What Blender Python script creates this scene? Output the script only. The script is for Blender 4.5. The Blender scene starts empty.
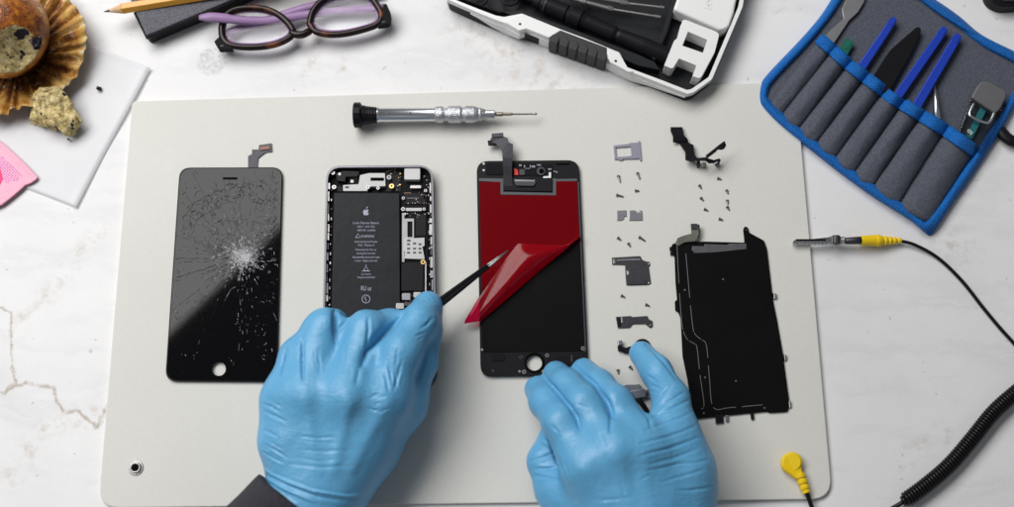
import bpy, bmesh, math, random
import numpy as np
from mathutils import Vector, Matrix, noise
from mathutils.geometry import tessellate_polygon
random.seed(7)
SC = bpy.context.scene
COL = SC.collection
R = math.radians
# ------------------------------------------------------------------ camera frame
TH = R(16.0); FPX = 1200.0; D = 0.78
CAM = Vector((0, -D*math.sin(TH), D*math.cos(TH)))
FW = Vector((0, math.sin(TH), -math.cos(TH))); UP = Vector((0, math.cos(TH), math.sin(TH)))
MAT = 0.003          # top of the work mat

def P(u, v, z=0.0):
    """where a thing seen at (u, v) stands if it is z metres above the tabletop"""
    r = FW*FPX + Vector((1, 0, 0))*(u-507) - UP*(v-253.5)
    t = (z - CAM.z)/r.z
    return CAM + r*t
def XY(u, v, z=0.0):
    p = P(u, v, z); return (p.x, p.y)
def LXY(pts, z=0.0): return [XY(a, b, z) for a, b in pts]

cam_d = bpy.data.cameras.new('camera'); cam = bpy.data.objects.new('camera', cam_d); COL.objects.link(cam)
cam.location = CAM; cam.rotation_euler = (TH, 0, 0)
cam_d.sensor_width = 36; cam_d.lens = FPX/1014*36; cam_d.dof.use_dof = True; cam_d.dof.focus_distance = D-.004; cam_d.dof.aperture_fstop = 4.5; cam_d.clip_start = 0.01; cam_d.clip_end = 50
SC.camera = cam

# ------------------------------------------------------------------ materials
class N:
    """small node-tree helper"""
    def __init__(s, name):
        s.m = bpy.data.materials.new(name); s.m.use_nodes = True
        s.t = s.m.node_tree; s.b = s.t.nodes['Principled BSDF']; s.o = s.t.nodes['Material Output']
        s.tc = None
    def n(s, kind, **kw):
        x = s.t.nodes.new(kind)
        for k, v in kw.items(): setattr(x, k, v)
        return x
    def l(s, a, b): s.t.links.new(a, b)
    def put(s, sock, v):
        if hasattr(v, 'is_output'): s.l(v, sock)
        else: sock.default_value = v
    def co(s, which='Object'):
        if not s.tc: s.tc = s.n('ShaderNodeTexCoord')
        return s.tc.outputs[which]
    def math(s, op, a, b=None, c=None, clamp=False):
        x = s.n('ShaderNodeMath', operation=op); x.use_clamp = clamp
        s.put(x.inputs[0], a)
        if b is not None: s.put(x.inputs[1], b)
        if c is not None: s.put(x.inputs[2], c)
        return x.outputs[0]
    def vm(s, op, a, b=None, scale=None):
        x = s.n('ShaderNodeVectorMath', operation=op); s.put(x.inputs[0], a)
        if b is not None: s.put(x.inputs[1], b)
        if scale is not None: s.put(x.inputs['Scale'], scale)
        return x.outputs['Value'] if op in ('LENGTH', 'DOT_PRODUCT', 'DISTANCE') else x.outputs[0]
    def noise(s, scale, detail=3, rough=0.5, vec=None, out='Fac', dist=0.0):
        x = s.n('ShaderNodeTexNoise'); s.l(vec if vec is not None else s.co(), x.inputs['Vector'])
        x.inputs['Scale'].default_value = scale; x.inputs['Detail'].default_value = detail
        x.inputs['Roughness'].default_value = rough; x.inputs['Distortion'].default_value = dist
        return x.outputs[out]
    def ramp(s, fac, stops, interp='LINEAR'):
        x = s.n('ShaderNodeValToRGB'); s.put(x.inputs[0], fac); cr = x.color_ramp; cr.interpolation = interp
        while len(cr.elements) < len(stops): cr.elements.new(0.5)
        for e, (p, c) in zip(cr.elements, stops):
            e.position = p; e.color = (c, c, c, 1) if isinstance(c, (int, float)) else (*c, 1)
        return x.outputs['Color']
    def mix(s, f, a, b, mode='MIX'):
        x = s.n('ShaderNodeMix', data_type='RGBA', blend_type=mode)
        s.put(x.inputs[0], f)
        for i, v in ((6, a), (7, b)):
            s.put(x.inputs[i], (*v, 1) if isinstance(v, tuple) and len(v) == 3 else v)
        return x.outputs[2]
    def bump(s, h, strength=0.3, dist=0.001, prev=None):
        x = s.n('ShaderNodeBump'); s.put(x.inputs['Height'], h)
        x.inputs['Strength'].default_value = strength; x.inputs['Distance'].default_value = dist
        if prev is not None: s.l(prev, x.inputs['Normal'])
        return x.outputs[0]

def simple(name, col, rough=0.5, metal=0.0, var=0.0, vscale=200, bump=0.0, bscale=800, bdist=0.0003, spec=0.5, coat=0.0):
    k = N(name); b = k.b
    b.inputs['Roughness'].default_value = rough; b.inputs['Metallic'].default_value = metal
    b.inputs['Specular IOR Level'].default_value = spec; b.inputs['Coat Weight'].default_value = coat
    if var > 0:
        f = k.noise(vscale, 4)
        c = k.mix(f, tuple(max(0, x*(1-var)) for x in col), tuple(min(1, x*(1+var)) for x in col))
        k.l(c, b.inputs['Base Color'])
    else: b.inputs['Base Color'].default_value = (*col, 1)
    if bump > 0: k.l(k.bump(k.noise(bscale, 3), bump, bdist), b.inputs['Normal'])
    return k.m

M = {}
M['black'] = simple('black_plastic', (0.009, 0.009, 0.011), 0.40, var=0.2, bump=0.1, spec=0.14)
M['black_matte'] = simple('black_matte', (0.008, 0.008, 0.010), 0.65, var=0.25, vscale=150, bump=0.1, spec=0.1)
M['black_film'] = simple('black_film', (0.005, 0.005, 0.0055), 0.36, var=0.3, vscale=60, spec=0.08)
M['black_glass'] = simple('black_glass', (0.003, 0.003, 0.0035), 0.035, spec=0.21)
M['case_black'] = simple('case_black', (0.012, 0.013, 0.015), 0.5, var=0.25, vscale=90, bump=0.25, bscale=2500, spec=0.18)
M['grip'] = simple('grip_rubber', (0.022, 0.023, 0.025), 0.6, bump=0.2, bscale=2500)
M['white'] = simple('white_plastic', (0.78, 0.78, 0.77), 0.38, var=0.02, bump=0.05)
M['white_board'] = simple('white_metal', (0.46, 0.46, 0.45), 0.45, 0.15, var=0.1, vscale=500)
M['steel'] = simple('steel', (0.40, 0.39, 0.38), 0.34, 0.9, var=0.3, vscale=500)
M['alu'] = simple('aluminium', (0.72, 0.73, 0.76), 0.3, 1.0, var=0.06, vscale=300)
M['knurl'] = simple('knurled_aluminium', (0.62, 0.63, 0.66), 0.35, 1.0, var=0.1, vscale=900, bump=0.8, bscale=1600, bdist=0.0006)
M['grey_metal'] = simple('grey_metal', (0.25, 0.25, 0.28), 0.38, 0.8, var=0.15, vscale=400)
M['dark_metal'] = simple('dark_metal', (0.055, 0.055, 0.062), 0.42, 0.6, var=0.3, vscale=500)
M['tray_metal'] = simple('tray_metal', (0.30, 0.29, 0.36), 0.4, 0.7, var=0.08, vscale=400)
M['screw'] = simple('screw_metal', (0.16, 0.15, 0.14), 0.35, 0.8, var=0.3, vscale=900)
M['gold'] = simple('gold_contact', (0.75, 0.5, 0.2), 0.3, 1.0)
M['copper'] = simple('copper_trace', (0.17, 0.09, 0.06), 0.5, 0.4)
M['flex_grey'] = simple('flex_grey', (0.05, 0.05, 0.058), 0.36, 0.2, spec=.2, var=0.25, vscale=150)
M['flex_tan'] = simple('flex_tan', (0.24, 0.24, 0.20), 0.3, 0.5, var=0.2, vscale=200)
M['red'] = simple('red_tape', (0.65, 0.01, 0.01), 0.5)
M['yellow'] = simple('yellow_plastic', (0.82, 0.56, 0.005), 0.38, var=0.06, vscale=200, bump=0.08)
M['cable'] = simple('cable_black', (0.007, 0.007, 0.008), 0.33, spec=0.25)
M['blue_tool'] = simple('blue_nylon', (0.006, 0.040, 0.40), 0.42, var=0.1, bump=0.12, bscale=1500)
M['green_tool'] = simple('green_tool', (0.004, 0.11, 0.075), 0.4, var=0.15, vscale=300)
M['text'] = simple('printed_text', (0.34, 0.35, 0.45), 0.6)
M['lens_dark'] = simple('tape_black', (0.003, 0.003, 0.003), 0.8, spec=0.05)
M['plum'] = simple('lilac_acetate', (0.29, 0.18, 0.34), 0.36, var=0.1, vscale=120, spec=0.3)
M['lead'] = simple('graphite', (0.03, 0.03, 0.035), 0.4)
M['sleeve'] = simple('sleeve_knit', (0.028, 0.026, 0.034), 0.95, var=0.9, vscale=900, bump=0.9, bscale=900, bdist=0.0008)
M['blueberry'] = simple('blueberry', (0.012, 0.006, 0.014), 0.35, var=0.5, vscale=300)

def m_marble():
    k = N('marble'); co = k.co()
    warp = k.vm('SCALE', k.vm('SUBTRACT', k.noise(38, 4, 0.6, out='Color'), (0.5, 0.5, 0.5)), scale=0.020)
    warp2 = k.vm('SCALE', k.vm('SUBTRACT', k.noise(220, 3, 0.6, out='Color'), (0.5, 0.5, 0.5)), scale=0.004)
    pos = k.vm('ADD', k.vm('ADD', co, warp), warp2)
    cloud = k.noise(7, 5, 0.6, dist=0.8)
    base = k.mix(k.ramp(cloud, [(0.3, 0.0), (0.75, 1.0)]), (0.78, 0.775, 0.775), (0.69, 0.685, 0.69))
    # cool translucent streaks running diagonally
    rot = k.n('ShaderNodeMapping'); k.l(pos, rot.inputs['Vector']); rot.inputs['Rotation'].default_value = (0, 0, R(-40)); rot.inputs['Scale'].default_value = (1, 4.5, 1)
    st = k.ramp(k.noise(9, 6, 0.62, vec=rot.outputs[0]), [(0.50, 0.0), (0.62, 0.55), (0.66, 0.1), (1, 0.0)])
    base = k.mix(k.math('MULTIPLY', st, 0.38), base, (0.50, 0.50, 0.52))
    # crystalline mottling and pits
    base = k.mix(k.math('MULTIPLY', k.ramp(k.noise(420, 3, 0.7), [(0.60, 0.0), (0.72, 1.0)]), 0.16), base, (0.46, 0.45, 0.45))
    pit = k.ramp(k.noise(150, 2, 0.5), [(0.71, 0.0), (0.75, 1.0)])
    base = k.mix(k.math('MULTIPLY', pit, 0.45), base, (0.38, 0.35, 0.33))
    w3 = k.vm('SCALE', k.vm('SUBTRACT', k.noise(60, 4, 0.6, out='Color'), (0.5, 0.5, 0.5)), scale=0.009)
    vpos = k.vm('ADD', k.vm('ADD', co, w3), warp2)
    def seg(acc_list, pts, width, z=0):
        ps = [P(a, b) for a, b in pts]
        for a, b in zip(ps[:-1], ps[1:]):
            ab = b-a; ab.z = 0
            pa = k.vm('SUBTRACT', vpos, (a.x, a.y, 0))
            h = k.math('DIVIDE', k.vm('DOT_PRODUCT', pa, (ab.x, ab.y, 0)), ab.length_squared, clamp=True)
            d = k.vm('LENGTH', k.vm('SUBTRACT', pa, k.vm('SCALE', (ab.x, ab.y, 0), scale=h)))
            acc_list.append(k.math('SUBTRACT', 1.0, k.math('DIVIDE', d, width), clamp=True))
    def fold(lst):
        v = lst[0]
        for w in lst[1:]: v = k.math('MAXIMUM', v, w)
        return v
    fine = []; seg(fine, [(-10, 405), (14, 384), (52, 387), (63, 412), (80, 410), (96, 426), (112, 400)], 0.0020)
    seg(fine, [(-5, 303), (10, 313), (12, 355), (15, 384)], 0.0014)
    brk = k.ramp(k.noise(140, 3, 0.6), [(0.30, 0.35), (0.50, 1.0)])
    base = k.mix(k.math('MULTIPLY', k.math('MULTIPLY', fold(fine), brk), 0.85), base, (0.34, 0.27, 0.19))
    soft = []; seg(soft, [(10, 480), (45, 430), (90, 412)], 0.012); seg(soft, [(15, 330), (60, 280), (100, 230)], 0.010)
    seg(soft, [(470, 20), (520, 60), (560, 88)], 0.030); seg(soft, [(560, 40), (530, 75)], 0.018); seg(soft, [(318, 42), (305, 85)], 0.008)
    seg(soft, [(350, 55), (342, 78)], 0.006); seg(soft, [(945, 430), (905, 462)], 0.010); seg(soft, [(870, 150), (960, 250)], 0.02); seg(soft,[(772, 14),(784, 8)], 0.003)
    ws = k.math('MULTIPLY', fold(soft), k.ramp(k.noise(110, 5, 0.7), [(0.48, 0.0), (0.66, 1.0)]))
    base = k.mix(k.math('MULTIPLY', ws, 0.55), base, (0.44, 0.37, 0.30))
    # round watermark beside the spectacles
    c = P(212, 61.5); dd = k.vm('LENGTH', k.vm('SUBTRACT', co, (c.x, c.y, 0)))
    disc = k.math('SUBTRACT', 1.0, k.ramp(k.math('DIVIDE', dd, 0.02), [(0.46, 0.0), (0.56, 1.0)]))
    ringm = k.math('MULTIPLY', disc, k.ramp(k.noise(330, 3, 0.7), [(0.42, 0.15), (0.62, 1.0)]))
    base = k.mix(k.math('MULTIPLY', ringm, 0.5), base, (0.30, 0.30, 0.33))
    k.l(base, k.b.inputs['Base Color'])
    k.b.inputs['Roughness'].default_value = 0.55; k.b.inputs['Specular IOR Level'].default_value = 0.3
    k.l(k.bump(k.noise(300, 4), 0.08, 0.0005), k.b.inputs['Normal'])
    return k.m
M['marble'] = m_marble()

def m_mat():
    k = N('mat_vinyl'); co = k.co()
    c = k.mix(k.noise(900, 3, 0.7), (0.60, 0.592, 0.552), (0.70, 0.692, 0.652))
    c = k.mix(k.math('MULTIPLY', k.ramp(k.noise(12, 4, 0.6), [(0.35, 0.0), (0.7, 1.0)]), 0.5), c, (0.61, 0.60, 0.56))
    c = k.mix(k.math('MULTIPLY', k.ramp(k.noise(1500, 2, 0.6), [(0.64, 0.0), (0.7, 1.0)]), 0.25), c, (0.35, 0.34, 0.32))
    k.l(c, k.b.inputs['Base Color']); k.b.inputs['Roughness'].default_value = 0.7; k.b.inputs['Specular IOR Level'].default_value = 0.25
    k.l(k.bump(k.noise(1300, 3), 0.3, 0.0005), k.b.inputs['Normal'])
    return k.m
M['mat'] = m_mat()

def m_weave(name, c1, c2, scale, ang, rough=0.85, strength=0.6, spec=0.2, hw=0.35, nsc=700):
    k = N(name)
    mp = k.n('ShaderNodeMapping'); k.l(k.co(), mp.inputs['Vector']); mp.inputs['Rotation'].default_value = (0, 0, ang)
    outs = []
    for d in ('X', 'Y'):
        w = k.n('ShaderNodeTexWave', bands_direction=d); k.l(mp.outputs[0], w.inputs['Vector'])
        w.inputs['Scale'].default_value = scale; w.inputs['Distortion'].default_value = 1.6; w.inputs['Detail'].default_value = 1; w.inputs['Detail Scale'].default_value = 3
        outs.append(w.outputs['Fac'])
    h = k.math('MULTIPLY', outs[0], outs[1])
    f = k.math('ADD', k.math('MULTIPLY', h, hw), k.math('MULTIPLY', k.math('SUBTRACT', k.noise(nsc, 3, 0.7), 0.25), 1.1), clamp=True)
    k.l(k.mix(f, c1, c2), k.b.inputs['Base Color'])
    k.b.inputs['Roughness'].default_value = rough; k.b.inputs['Specular IOR Level'].default_value = spec
    k.l(k.bump(h, strength, 0.0006), k.b.inputs['Normal'])
    return k.m
M['pouch'] = m_weave('pouch_canvas', (0.05, 0.055, 0.070), (0.18, 0.195, 0.245), 260, R(38), hw=0.15)
M['trim'] = m_weave('blue_webbing', (0.002, 0.055, 0.26), (0.012, 0.30, 0.95), 270, R(-10), 0.6, 1.0, 0.3, hw=0.3, nsc=900)
M['linen'] = m_weave('case_fabric', (0.05, 0.05, 0.058), (0.36, 0.35, 0.40), 330, R(25), 0.9, 0.6, hw=0.0, nsc=1100)

def m_glove():
    k = N('nitrile_glove'); b = k.b
    f = k.noise(22, 3, 0.5)
    k.l(k.mix(f, (0.095, 0.33, 0.56), (0.125, 0.385, 0.63)), b.inputs['Base Color'])
    b.inputs['Roughness'].default_value = 0.40; b.inputs['Specular IOR Level'].default_value = 0.5
    mp = k.n('ShaderNodeMapping'); k.l(k.co(), mp.inputs['Vector']); mp.inputs['Rotation'].default_value = (0, 0, R(20)); mp.inputs['Scale'].default_value = (1, 3.2, 1)
    wr = k.ramp(k.noise(60, 4, 0.65, vec=mp.outputs[0], dist=1.0), [(0.42, 0.0), (0.5, 1.0), (0.58, 0.0)])
    msk = k.ramp(k.noise(16, 2), [(0.45, 0.0), (0.62, 1.0)])
    n1 = k.bump(k.math('MULTIPLY', wr, msk), 0.22, 0.0008)
    n2 = k.bump(k.noise(55, 4, 0.6), 0.42, 0.0028, n1)
    k.l(k.bump(k.noise(1800, 2), 0.10, 0.0003, n2), b.inputs['Normal'])
    return k.m
M['glove'] = m_glove()

def m_film():
    k = N('red_film'); t = k.t
    tr = k.n('ShaderNodeBsdfTransparent'); tr.inputs[0].default_value = (0.93, 0.006, 0.13, 1)
    df = k.n('ShaderNodeBsdfDiffuse'); df.inputs[0].default_value = (0.46, 0.002, 0.010, 1)
    tl = k.n('ShaderNodeBsdfTranslucent'); tl.inputs[0].default_value = (0.6, 0.004, 0.05, 1)
    a = k.n('ShaderNodeMixShader'); a.inputs[0].default_value = 0.38; k.l(tr.outputs[0], a.inputs[1]); k.l(df.outputs[0], a.inputs[2])
    a2 = k.n('ShaderNodeMixShader'); a2.inputs[0].default_value = 0.22; k.l(a.outputs[0], a2.inputs[1]); k.l(tl.outputs[0], a2.inputs[2])
    gl = k.n('ShaderNodeBsdfGlossy'); gl.inputs['Roughness'].default_value = 0.14
    fr = k.n('ShaderNodeFresnel'); fr.inputs[0].default_value = 1.35
    m = k.n('ShaderNodeMixShader'); k.l(fr.outputs[0], m.inputs[0]); k.l(a2.outputs[0], m.inputs[1]); k.l(gl.outputs[0], m.inputs[2])
    k.l(m.outputs[0], k.o.inputs['Surface']); return k.m
M['film'] = m_film()

def m_clear(name, tint=(1, 1, 1), ior=1.45, rough=0.02):
    k = N(name)
    tr = k.n('ShaderNodeBsdfTransparent'); tr.inputs[0].default_value = (*tint, 1)
    gl = k.n('ShaderNodeBsdfGlossy'); gl.inputs['Roughness'].default_value = rough
    fr = k.n('ShaderNodeFresnel'); fr.inputs[0].default_value = ior
    m = k.n('ShaderNodeMixShader'); k.l(fr.outputs[0], m.inputs[0]); k.l(tr.outputs[0], m.inputs[1]); k.l(gl.outputs[0], m.inputs[2])
    k.l(m.outputs[0], k.o.inputs['Surface']); return k.m
M['lens'] = m_clear('spectacle_lens', (0.97, 0.97, 0.98), 1.3)
M['clear'] = m_clear('clear_plastic', (0.80, 0.82, 0.84), 1.45, 0.05)

def m_paper():
    k = N('napkin_paper'); tr = k.n('ShaderNodeBsdfTransparent'); b = k.b
    k.l(k.mix(k.noise(30, 4), (0.80, 0.80, 0.82), (0.88, 0.88, 0.90)), b.inputs['Base Color'])
    b.inputs['Roughness'].default_value = 0.45; b.inputs['Specular IOR Level'].default_value = 0.35
    k.l(k.bump(k.noise(40, 3, dist=0.6), 0.3, 0.0012), b.inputs['Normal'])
    m = k.n('ShaderNodeMixShader'); m.inputs[0].default_value = 0.55; k.l(tr.outputs[0], m.inputs[1]); k.l(b.outputs[0], m.inputs[2])
    k.l(m.outputs[0], k.o.inputs['Surface']); return k.m
M['paper'] = m_paper()

def m_crust():
    k = N('muffin_crust')
    f = k.math('ADD', k.noise(95, 7, 0.75), k.math('MULTIPLY', k.math('SUBTRACT', k.noise(28, 2), 0.5), 0.7))
    c = k.ramp(f, [(0.34, (0.10, 0.022, 0.003)), (0.46, (0.30, 0.085, 0.008)), (0.57, (0.56, 0.22, 0.02)), (0.72, (0.76, 0.42, 0.08))])
    sx = k.n('ShaderNodeSeparateXYZ'); k.l(k.co(), sx.inputs[0])
    side = k.ramp(k.math('ADD', k.math('MULTIPLY', sx.outputs[2], 22.0), k.math('MULTIPLY', k.noise(60, 4, .6), .35)), [(0.62, 0.0), (1.0, 1.0)])
    c = k.mix(side, (0.10, 0.028, 0.006), c)
    glaze = k.ramp(k.noise(140, 3, 0.6), [(0.66, 0.0), (0.70, 1.0)])
    c = k.mix(k.math('MULTIPLY', glaze, 0.55), c, (0.85, 0.68, 0.42))
    k.l(c, k.b.inputs['Base Color']); k.b.inputs['Roughness'].default_value = 0.33
    k.l(k.bump(k.noise(210, 5, 0.6), 0.6, 0.0018), k.b.inputs['Normal']); return k.m
def m_crumb():
    k = N('muffin_crumb')
    c = k.ramp(k.noise(260, 5, 0.75), [(0.34, (0.10, 0.060, 0.018)), (0.47, (0.56, 0.43, 0.17)), (0.66, (0.90, 0.76, 0.44))])
    berry = k.ramp(k.noise(120, 2, 0.5), [(0.60, 0.0), (0.64, 1.0)])
    k.l(k.mix(berry, c, (0.012, 0.008, 0.018)), k.b.inputs['Base Color']); k.b.inputs['Roughness'].default_value = 0.8
    k.l(k.bump(k.noise(420, 5, 0.7), 1.0, 0.0016), k.b.inputs['Normal']); return k.m
def m_wrapper():
    k = N('paper_case'); co = k.co()
    wc = P(14, 50, .006)-P(5, 35, 0); rel = k.vm('SUBTRACT', co, (wc.x, wc.y, wc.z)); flat = k.vm('MULTIPLY', rel, (1, 1, 0))
    streak = k.math('MULTIPLY', k.math('SUBTRACT', k.noise(7.0, 4, 0.7, vec=k.vm('NORMALIZE', flat)), 0.5), 0.75)
    f = k.math('ADD', k.math('ADD', k.noise(75, 6, 0.72), streak), k.math('SUBTRACT', k.math('MULTIPLY', k.vm('LENGTH', flat), 13.0), 0.34))
    c = k.ramp(f, [(0.48, (0.055, 0.014, 0.003)), (0.60, (0.22, 0.075, 0.010)), (0.70, (0.42, 0.19, 0.03)), (0.82, (0.58, 0.36, 0.10)), (0.95, (0.68, 0.56, 0.34))])
    sp = k.ramp(k.noise(170, 4, 0.7), [(0.60, 0.0), (0.66, 1.0)])
    k.l(k.mix(k.math('MULTIPLY', sp, 0.6), c, (0.74, 0.66, 0.46)), k.b.inputs['Base Color']); k.b.inputs['Roughness'].default_value = 0.5
    k.l(k.bump(k.noise(180, 4), 0.6, 0.0012), k.b.inputs['Normal']); return k.m
M['crust'] = m_crust(); M['crumb'] = m_crumb(); M['wrapper'] = m_wrapper()

def m_tortoise():
    k = N('tortoise_acetate')
    k.l(k.ramp(k.noise(90, 2, 0.5), [(0.52, (0.012, 0.006, 0.005)), (0.70, (0.13, 0.035, 0.012))]), k.b.inputs['Base Color'])
    k.b.inputs['Roughness'].default_value = 0.28; k.b.inputs['Specular IOR Level'].default_value = 0.25; return k.m
M['tortoise'] = m_tortoise()
def m_pencil():
    k = N('pencil_paint'); k.l(k.mix(k.noise(80, 3), (0.62, 0.27, 0.02), (0.72, 0.36, 0.04)), k.b.inputs['Base Color'])
    k.b.inputs['Roughness'].default_value = 0.3; return k.m
M['pencil'] = m_pencil()
M['wood'] = simple('cedar_wood', (0.62, 0.42, 0.25), 0.7, var=0.25, vscale=400)
M['pink'] = simple('pink_paper', (0.82, 0.34, 0.46), 0.5, var=0.10, vscale=60, bump=0.5, bscale=120, bdist=0.0015)
M['pink_print'] = simple('purple_print', (0.42, 0.08, 0.42), 0.6)
M['pink_red'] = simple('magenta_print', (0.72, 0.02, 0.16), 0.6)

# ------------------------------------------------------------------ mesh helpers
def obj(name, bm, m, parent=None, bevel=0.0, smooth=False, seg=2, label=None):
    """link bm (world coordinates) as ONE mesh object, its origin at its parent's or at its own base"""
    if parent is not None:
        root = parent
        while root.parent: root = root.parent
        off = Vector(root.location)
    else:
        vs = [v.co for v in bm.verts]
        off = Vector(((min(v.x for v in vs)+max(v.x for v in vs))/2, (min(v.y for v in vs)+max(v.y for v in vs))/2, min(v.z for v in vs)))
    for v in bm.verts: v.co -= off
    if name != 'cracks': bmesh.ops.recalc_face_normals(bm, faces=bm.faces)
    me = bpy.data.meshes.new(name); bm.to_mesh(me); bm.free()
    for mm in (m if isinstance(m, (list, tuple)) else [m]): me.materials.append(mm)
    if smooth: me.shade_smooth()
    o = bpy.data.objects.new(name, me); COL.objects.link(o)
    if parent is not None: o.parent = parent
    else: o.location = off
    if bevel > 0:
        b = o.modifiers.new('bevel', 'BEVEL'); b.width = bevel; b.segments = seg; b.limit_method = 'ANGLE'; b.angle_limit = R(35)
    if label: o['label'] = label
    return o
def tag(o, label, cat, group=None, kind=None):
    if label: o['label'] = label
    if cat: o['category'] = cat
    if group: o['group'] = group
    if kind: o['kind'] = kind
    return o
def thing(name, loc, label, cat, group=None):
    o = bpy.data.objects.new(name, None); COL.objects.link(o); o.location = loc; o.empty_display_size = 0.01
    return tag(o, label, cat, group)

def prism(bm, outer, z0, z1, holes=(), mi=0):
    """solid plate: outline and holes as world xy lists"""
    loops = [list(outer)] + [list(h) for h in holes]
    tri = tessellate_polygon([[Vector((x, y, 0)) for x, y in lp] for lp in loops])
    flat = [p for lp in loops for p in lp]
    top = [bm.verts.new((x, y, z1)) for x, y in flat]; bot = [bm.verts.new((x, y, z0)) for x, y in flat]
    fs = []
    if not holes:
        fs.append(bm.faces.new(top)); fs.append(bm.faces.new(bot[::-1]))
    else:
        for a, b, c in tri:
            try: fs.append(bm.faces.new((top[a], top[b], top[c]))); fs.append(bm.faces.new((bot[c], bot[b], bot[a])))
            except ValueError: pass
    i = 0
    for lp in loops:
        n = len(lp)
        for k in range(n):
            a, b = i+k, i+(k+1) % n
            fs.append(bm.faces.new((top[a], bot[a], bot[b], top[b])))
        i += n
    for f in fs: f.material_index = mi
    return fs
def plate(pts, z0, z1, holes=(), bm=None, zp=None):
    """prism whose outline is read where it is seen, at the height of its top (or zp)"""
    bm = bm or bmesh.new(); zp = z1 if zp is None else zp
    prism(bm, LXY(pts, zp), z0, z1, [LXY(h, zp) for h in holes]); return bm
def rnd(pts, r, n=5, closed=True):
    """round the corners of an outline (r: px, or one per corner)"""
    out = []; N_ = len(pts)
    for i, p in enumerate(pts):
        rr = r[i] if isinstance(r, (list, tuple)) else r
        a = Vector(pts[i-1]); b = Vector(p); c = Vector(pts[(i+1) % N_])
        d1 = (a-b); d2 = (c-b)
        rr = min(rr, d1.length*0.48, d2.length*0.48)
        if rr < 0.05: out.append(tuple(b)); continue
        p1 = b+d1.normalized()*rr; p2 = b+d2.normalized()*rr
        for k in range(n+1):
            t = k/n; q = p1*(1-t)**2 + b*2*t*(1-t) + p2*t*t; out.append((q.x, q.y))
    return out
def circ(u, v, r, n=24, ry=None): return [(u+r*math.cos(2*math.pi*k/n), v+(ry or r)*math.sin(2*math.pi*k/n)) for k in range(n)]
def catmull(pts, n=8):
    ps = [Vector(p) for p in pts]; ps = [ps[0]*2-ps[1]]+ps+[ps[-1]*2-ps[-2]]; out = []
    for i in range(1, len(ps)-2):
        a, b, c, d = ps[i-1:i+3]
        for k in range(n):
            t = k/n; out.append(0.5*((2*b)+(c-a)*t+(2*a-5*b+4*c-d)*t*t+(3*b-a-3*c+d)*t**3))
    out.append(ps[-2]); return out
def tube(bm, pts, r, n=10, caps=True, mi=0, flat=1.0):
    """tube through 3-D points; r a number or one per point; flat squashes it vertically"""
    pts = [Vector(p) for p in pts]; L = len(pts); rs = r if isinstance(r, (list, tuple)) else [r]*L
    rings = []; prev = None
    for i, p in enumerate(pts):
        t = (pts[min(i+1, L-1)]-pts[max(i-1, 0)]).normalized()
        if prev is None: s = t.cross(Vector((0, 0, 1)));  s = s if s.length > 1e-4 else Vector((1, 0, 0))
        else: s = prev - t*prev.dot(t)
        s.normalize(); u = s.cross(t).normalized(); prev = s
        rings.append([bm.verts.new(p + s*math.cos(2*math.pi*k/n)*rs[i] + u*math.sin(2*math.pi*k/n)*rs[i]*flat) for k in range(n)])
    for a, b in zip(rings[:-1], rings[1:]):
        for k in range(n):
            f = bm.faces.new((a[k], a[(k+1) % n], b[(k+1) % n], b[k])); f.material_index = mi
    if caps:
        for rg in (rings[0][::-1], rings[-1]):
            f = bm.faces.new(rg); f.material_index = mi
    return bm
def lathe(bm, a, b, prof, n=24, mi=0):
    """turned piece from a to b; prof = (fraction, radius) pairs"""
    a = Vector(a); b = Vector(b); e = 0
    tube_pts = []; rr = []
    for t, r in prof:
        if tube_pts and abs(t-e) < 1e-6: t = e+1e-4
        e = t; tube_pts.append(a.lerp(b, t)); rr.append(r)
    t = (b-a).normalized(); s = t.cross(Vector((0, 0, 1)))
    if s.length < 1e-3: s = Vector((1, 0, 0))
    s.normalize(); u = s.cross(t).normalized(); rings = []
    for p, r in zip(tube_pts, rr): rings.append([bm.verts.new(p+(s*math.cos(2*math.pi*k/n)+u*math.sin(2*math.pi*k/n))*r) for k in range(n)])
    for x, y in zip(rings[:-1], rings[1:]):
        for k in range(n):
            f = bm.faces.new((x[k], x[(k+1) % n], y[(k+1) % n], y[k])); f.material_index = mi; f.smooth = False
    for rg in (rings[0][::-1], rings[-1]): bm.faces.new(rg).material_index = mi
    return bm
def ribbon(bm, pts, w, z, th=0.00012, mi=0):
    """thin raised line along points (px) at height z"""
    ps = [Vector(XY(a, b, z)) for a, b in pts]
    Lf, Rt = [], []
    for i, p in enumerate(ps):
        t = (ps[min(i+1, len(ps)-1)]-ps[max(i-1, 0)]); t.normalize(); n = Vector((-t.y, t.x))*w/2
        Lf.append(p+n); Rt.append(p-n)
    prism(bm, [tuple(p) for p in Lf]+[tuple(p) for p in Rt[::-1]], z, z+th, mi=mi); return bm
def box(bm, u0, v0, u1, v1, z0, z1, mi=0):
    prism(bm, LXY([(u0, v0), (u1, v0), (u1, v1), (u0, v1)], z1), z0, z1, mi=mi); return bm
def PX(n): return n*0.00065

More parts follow.
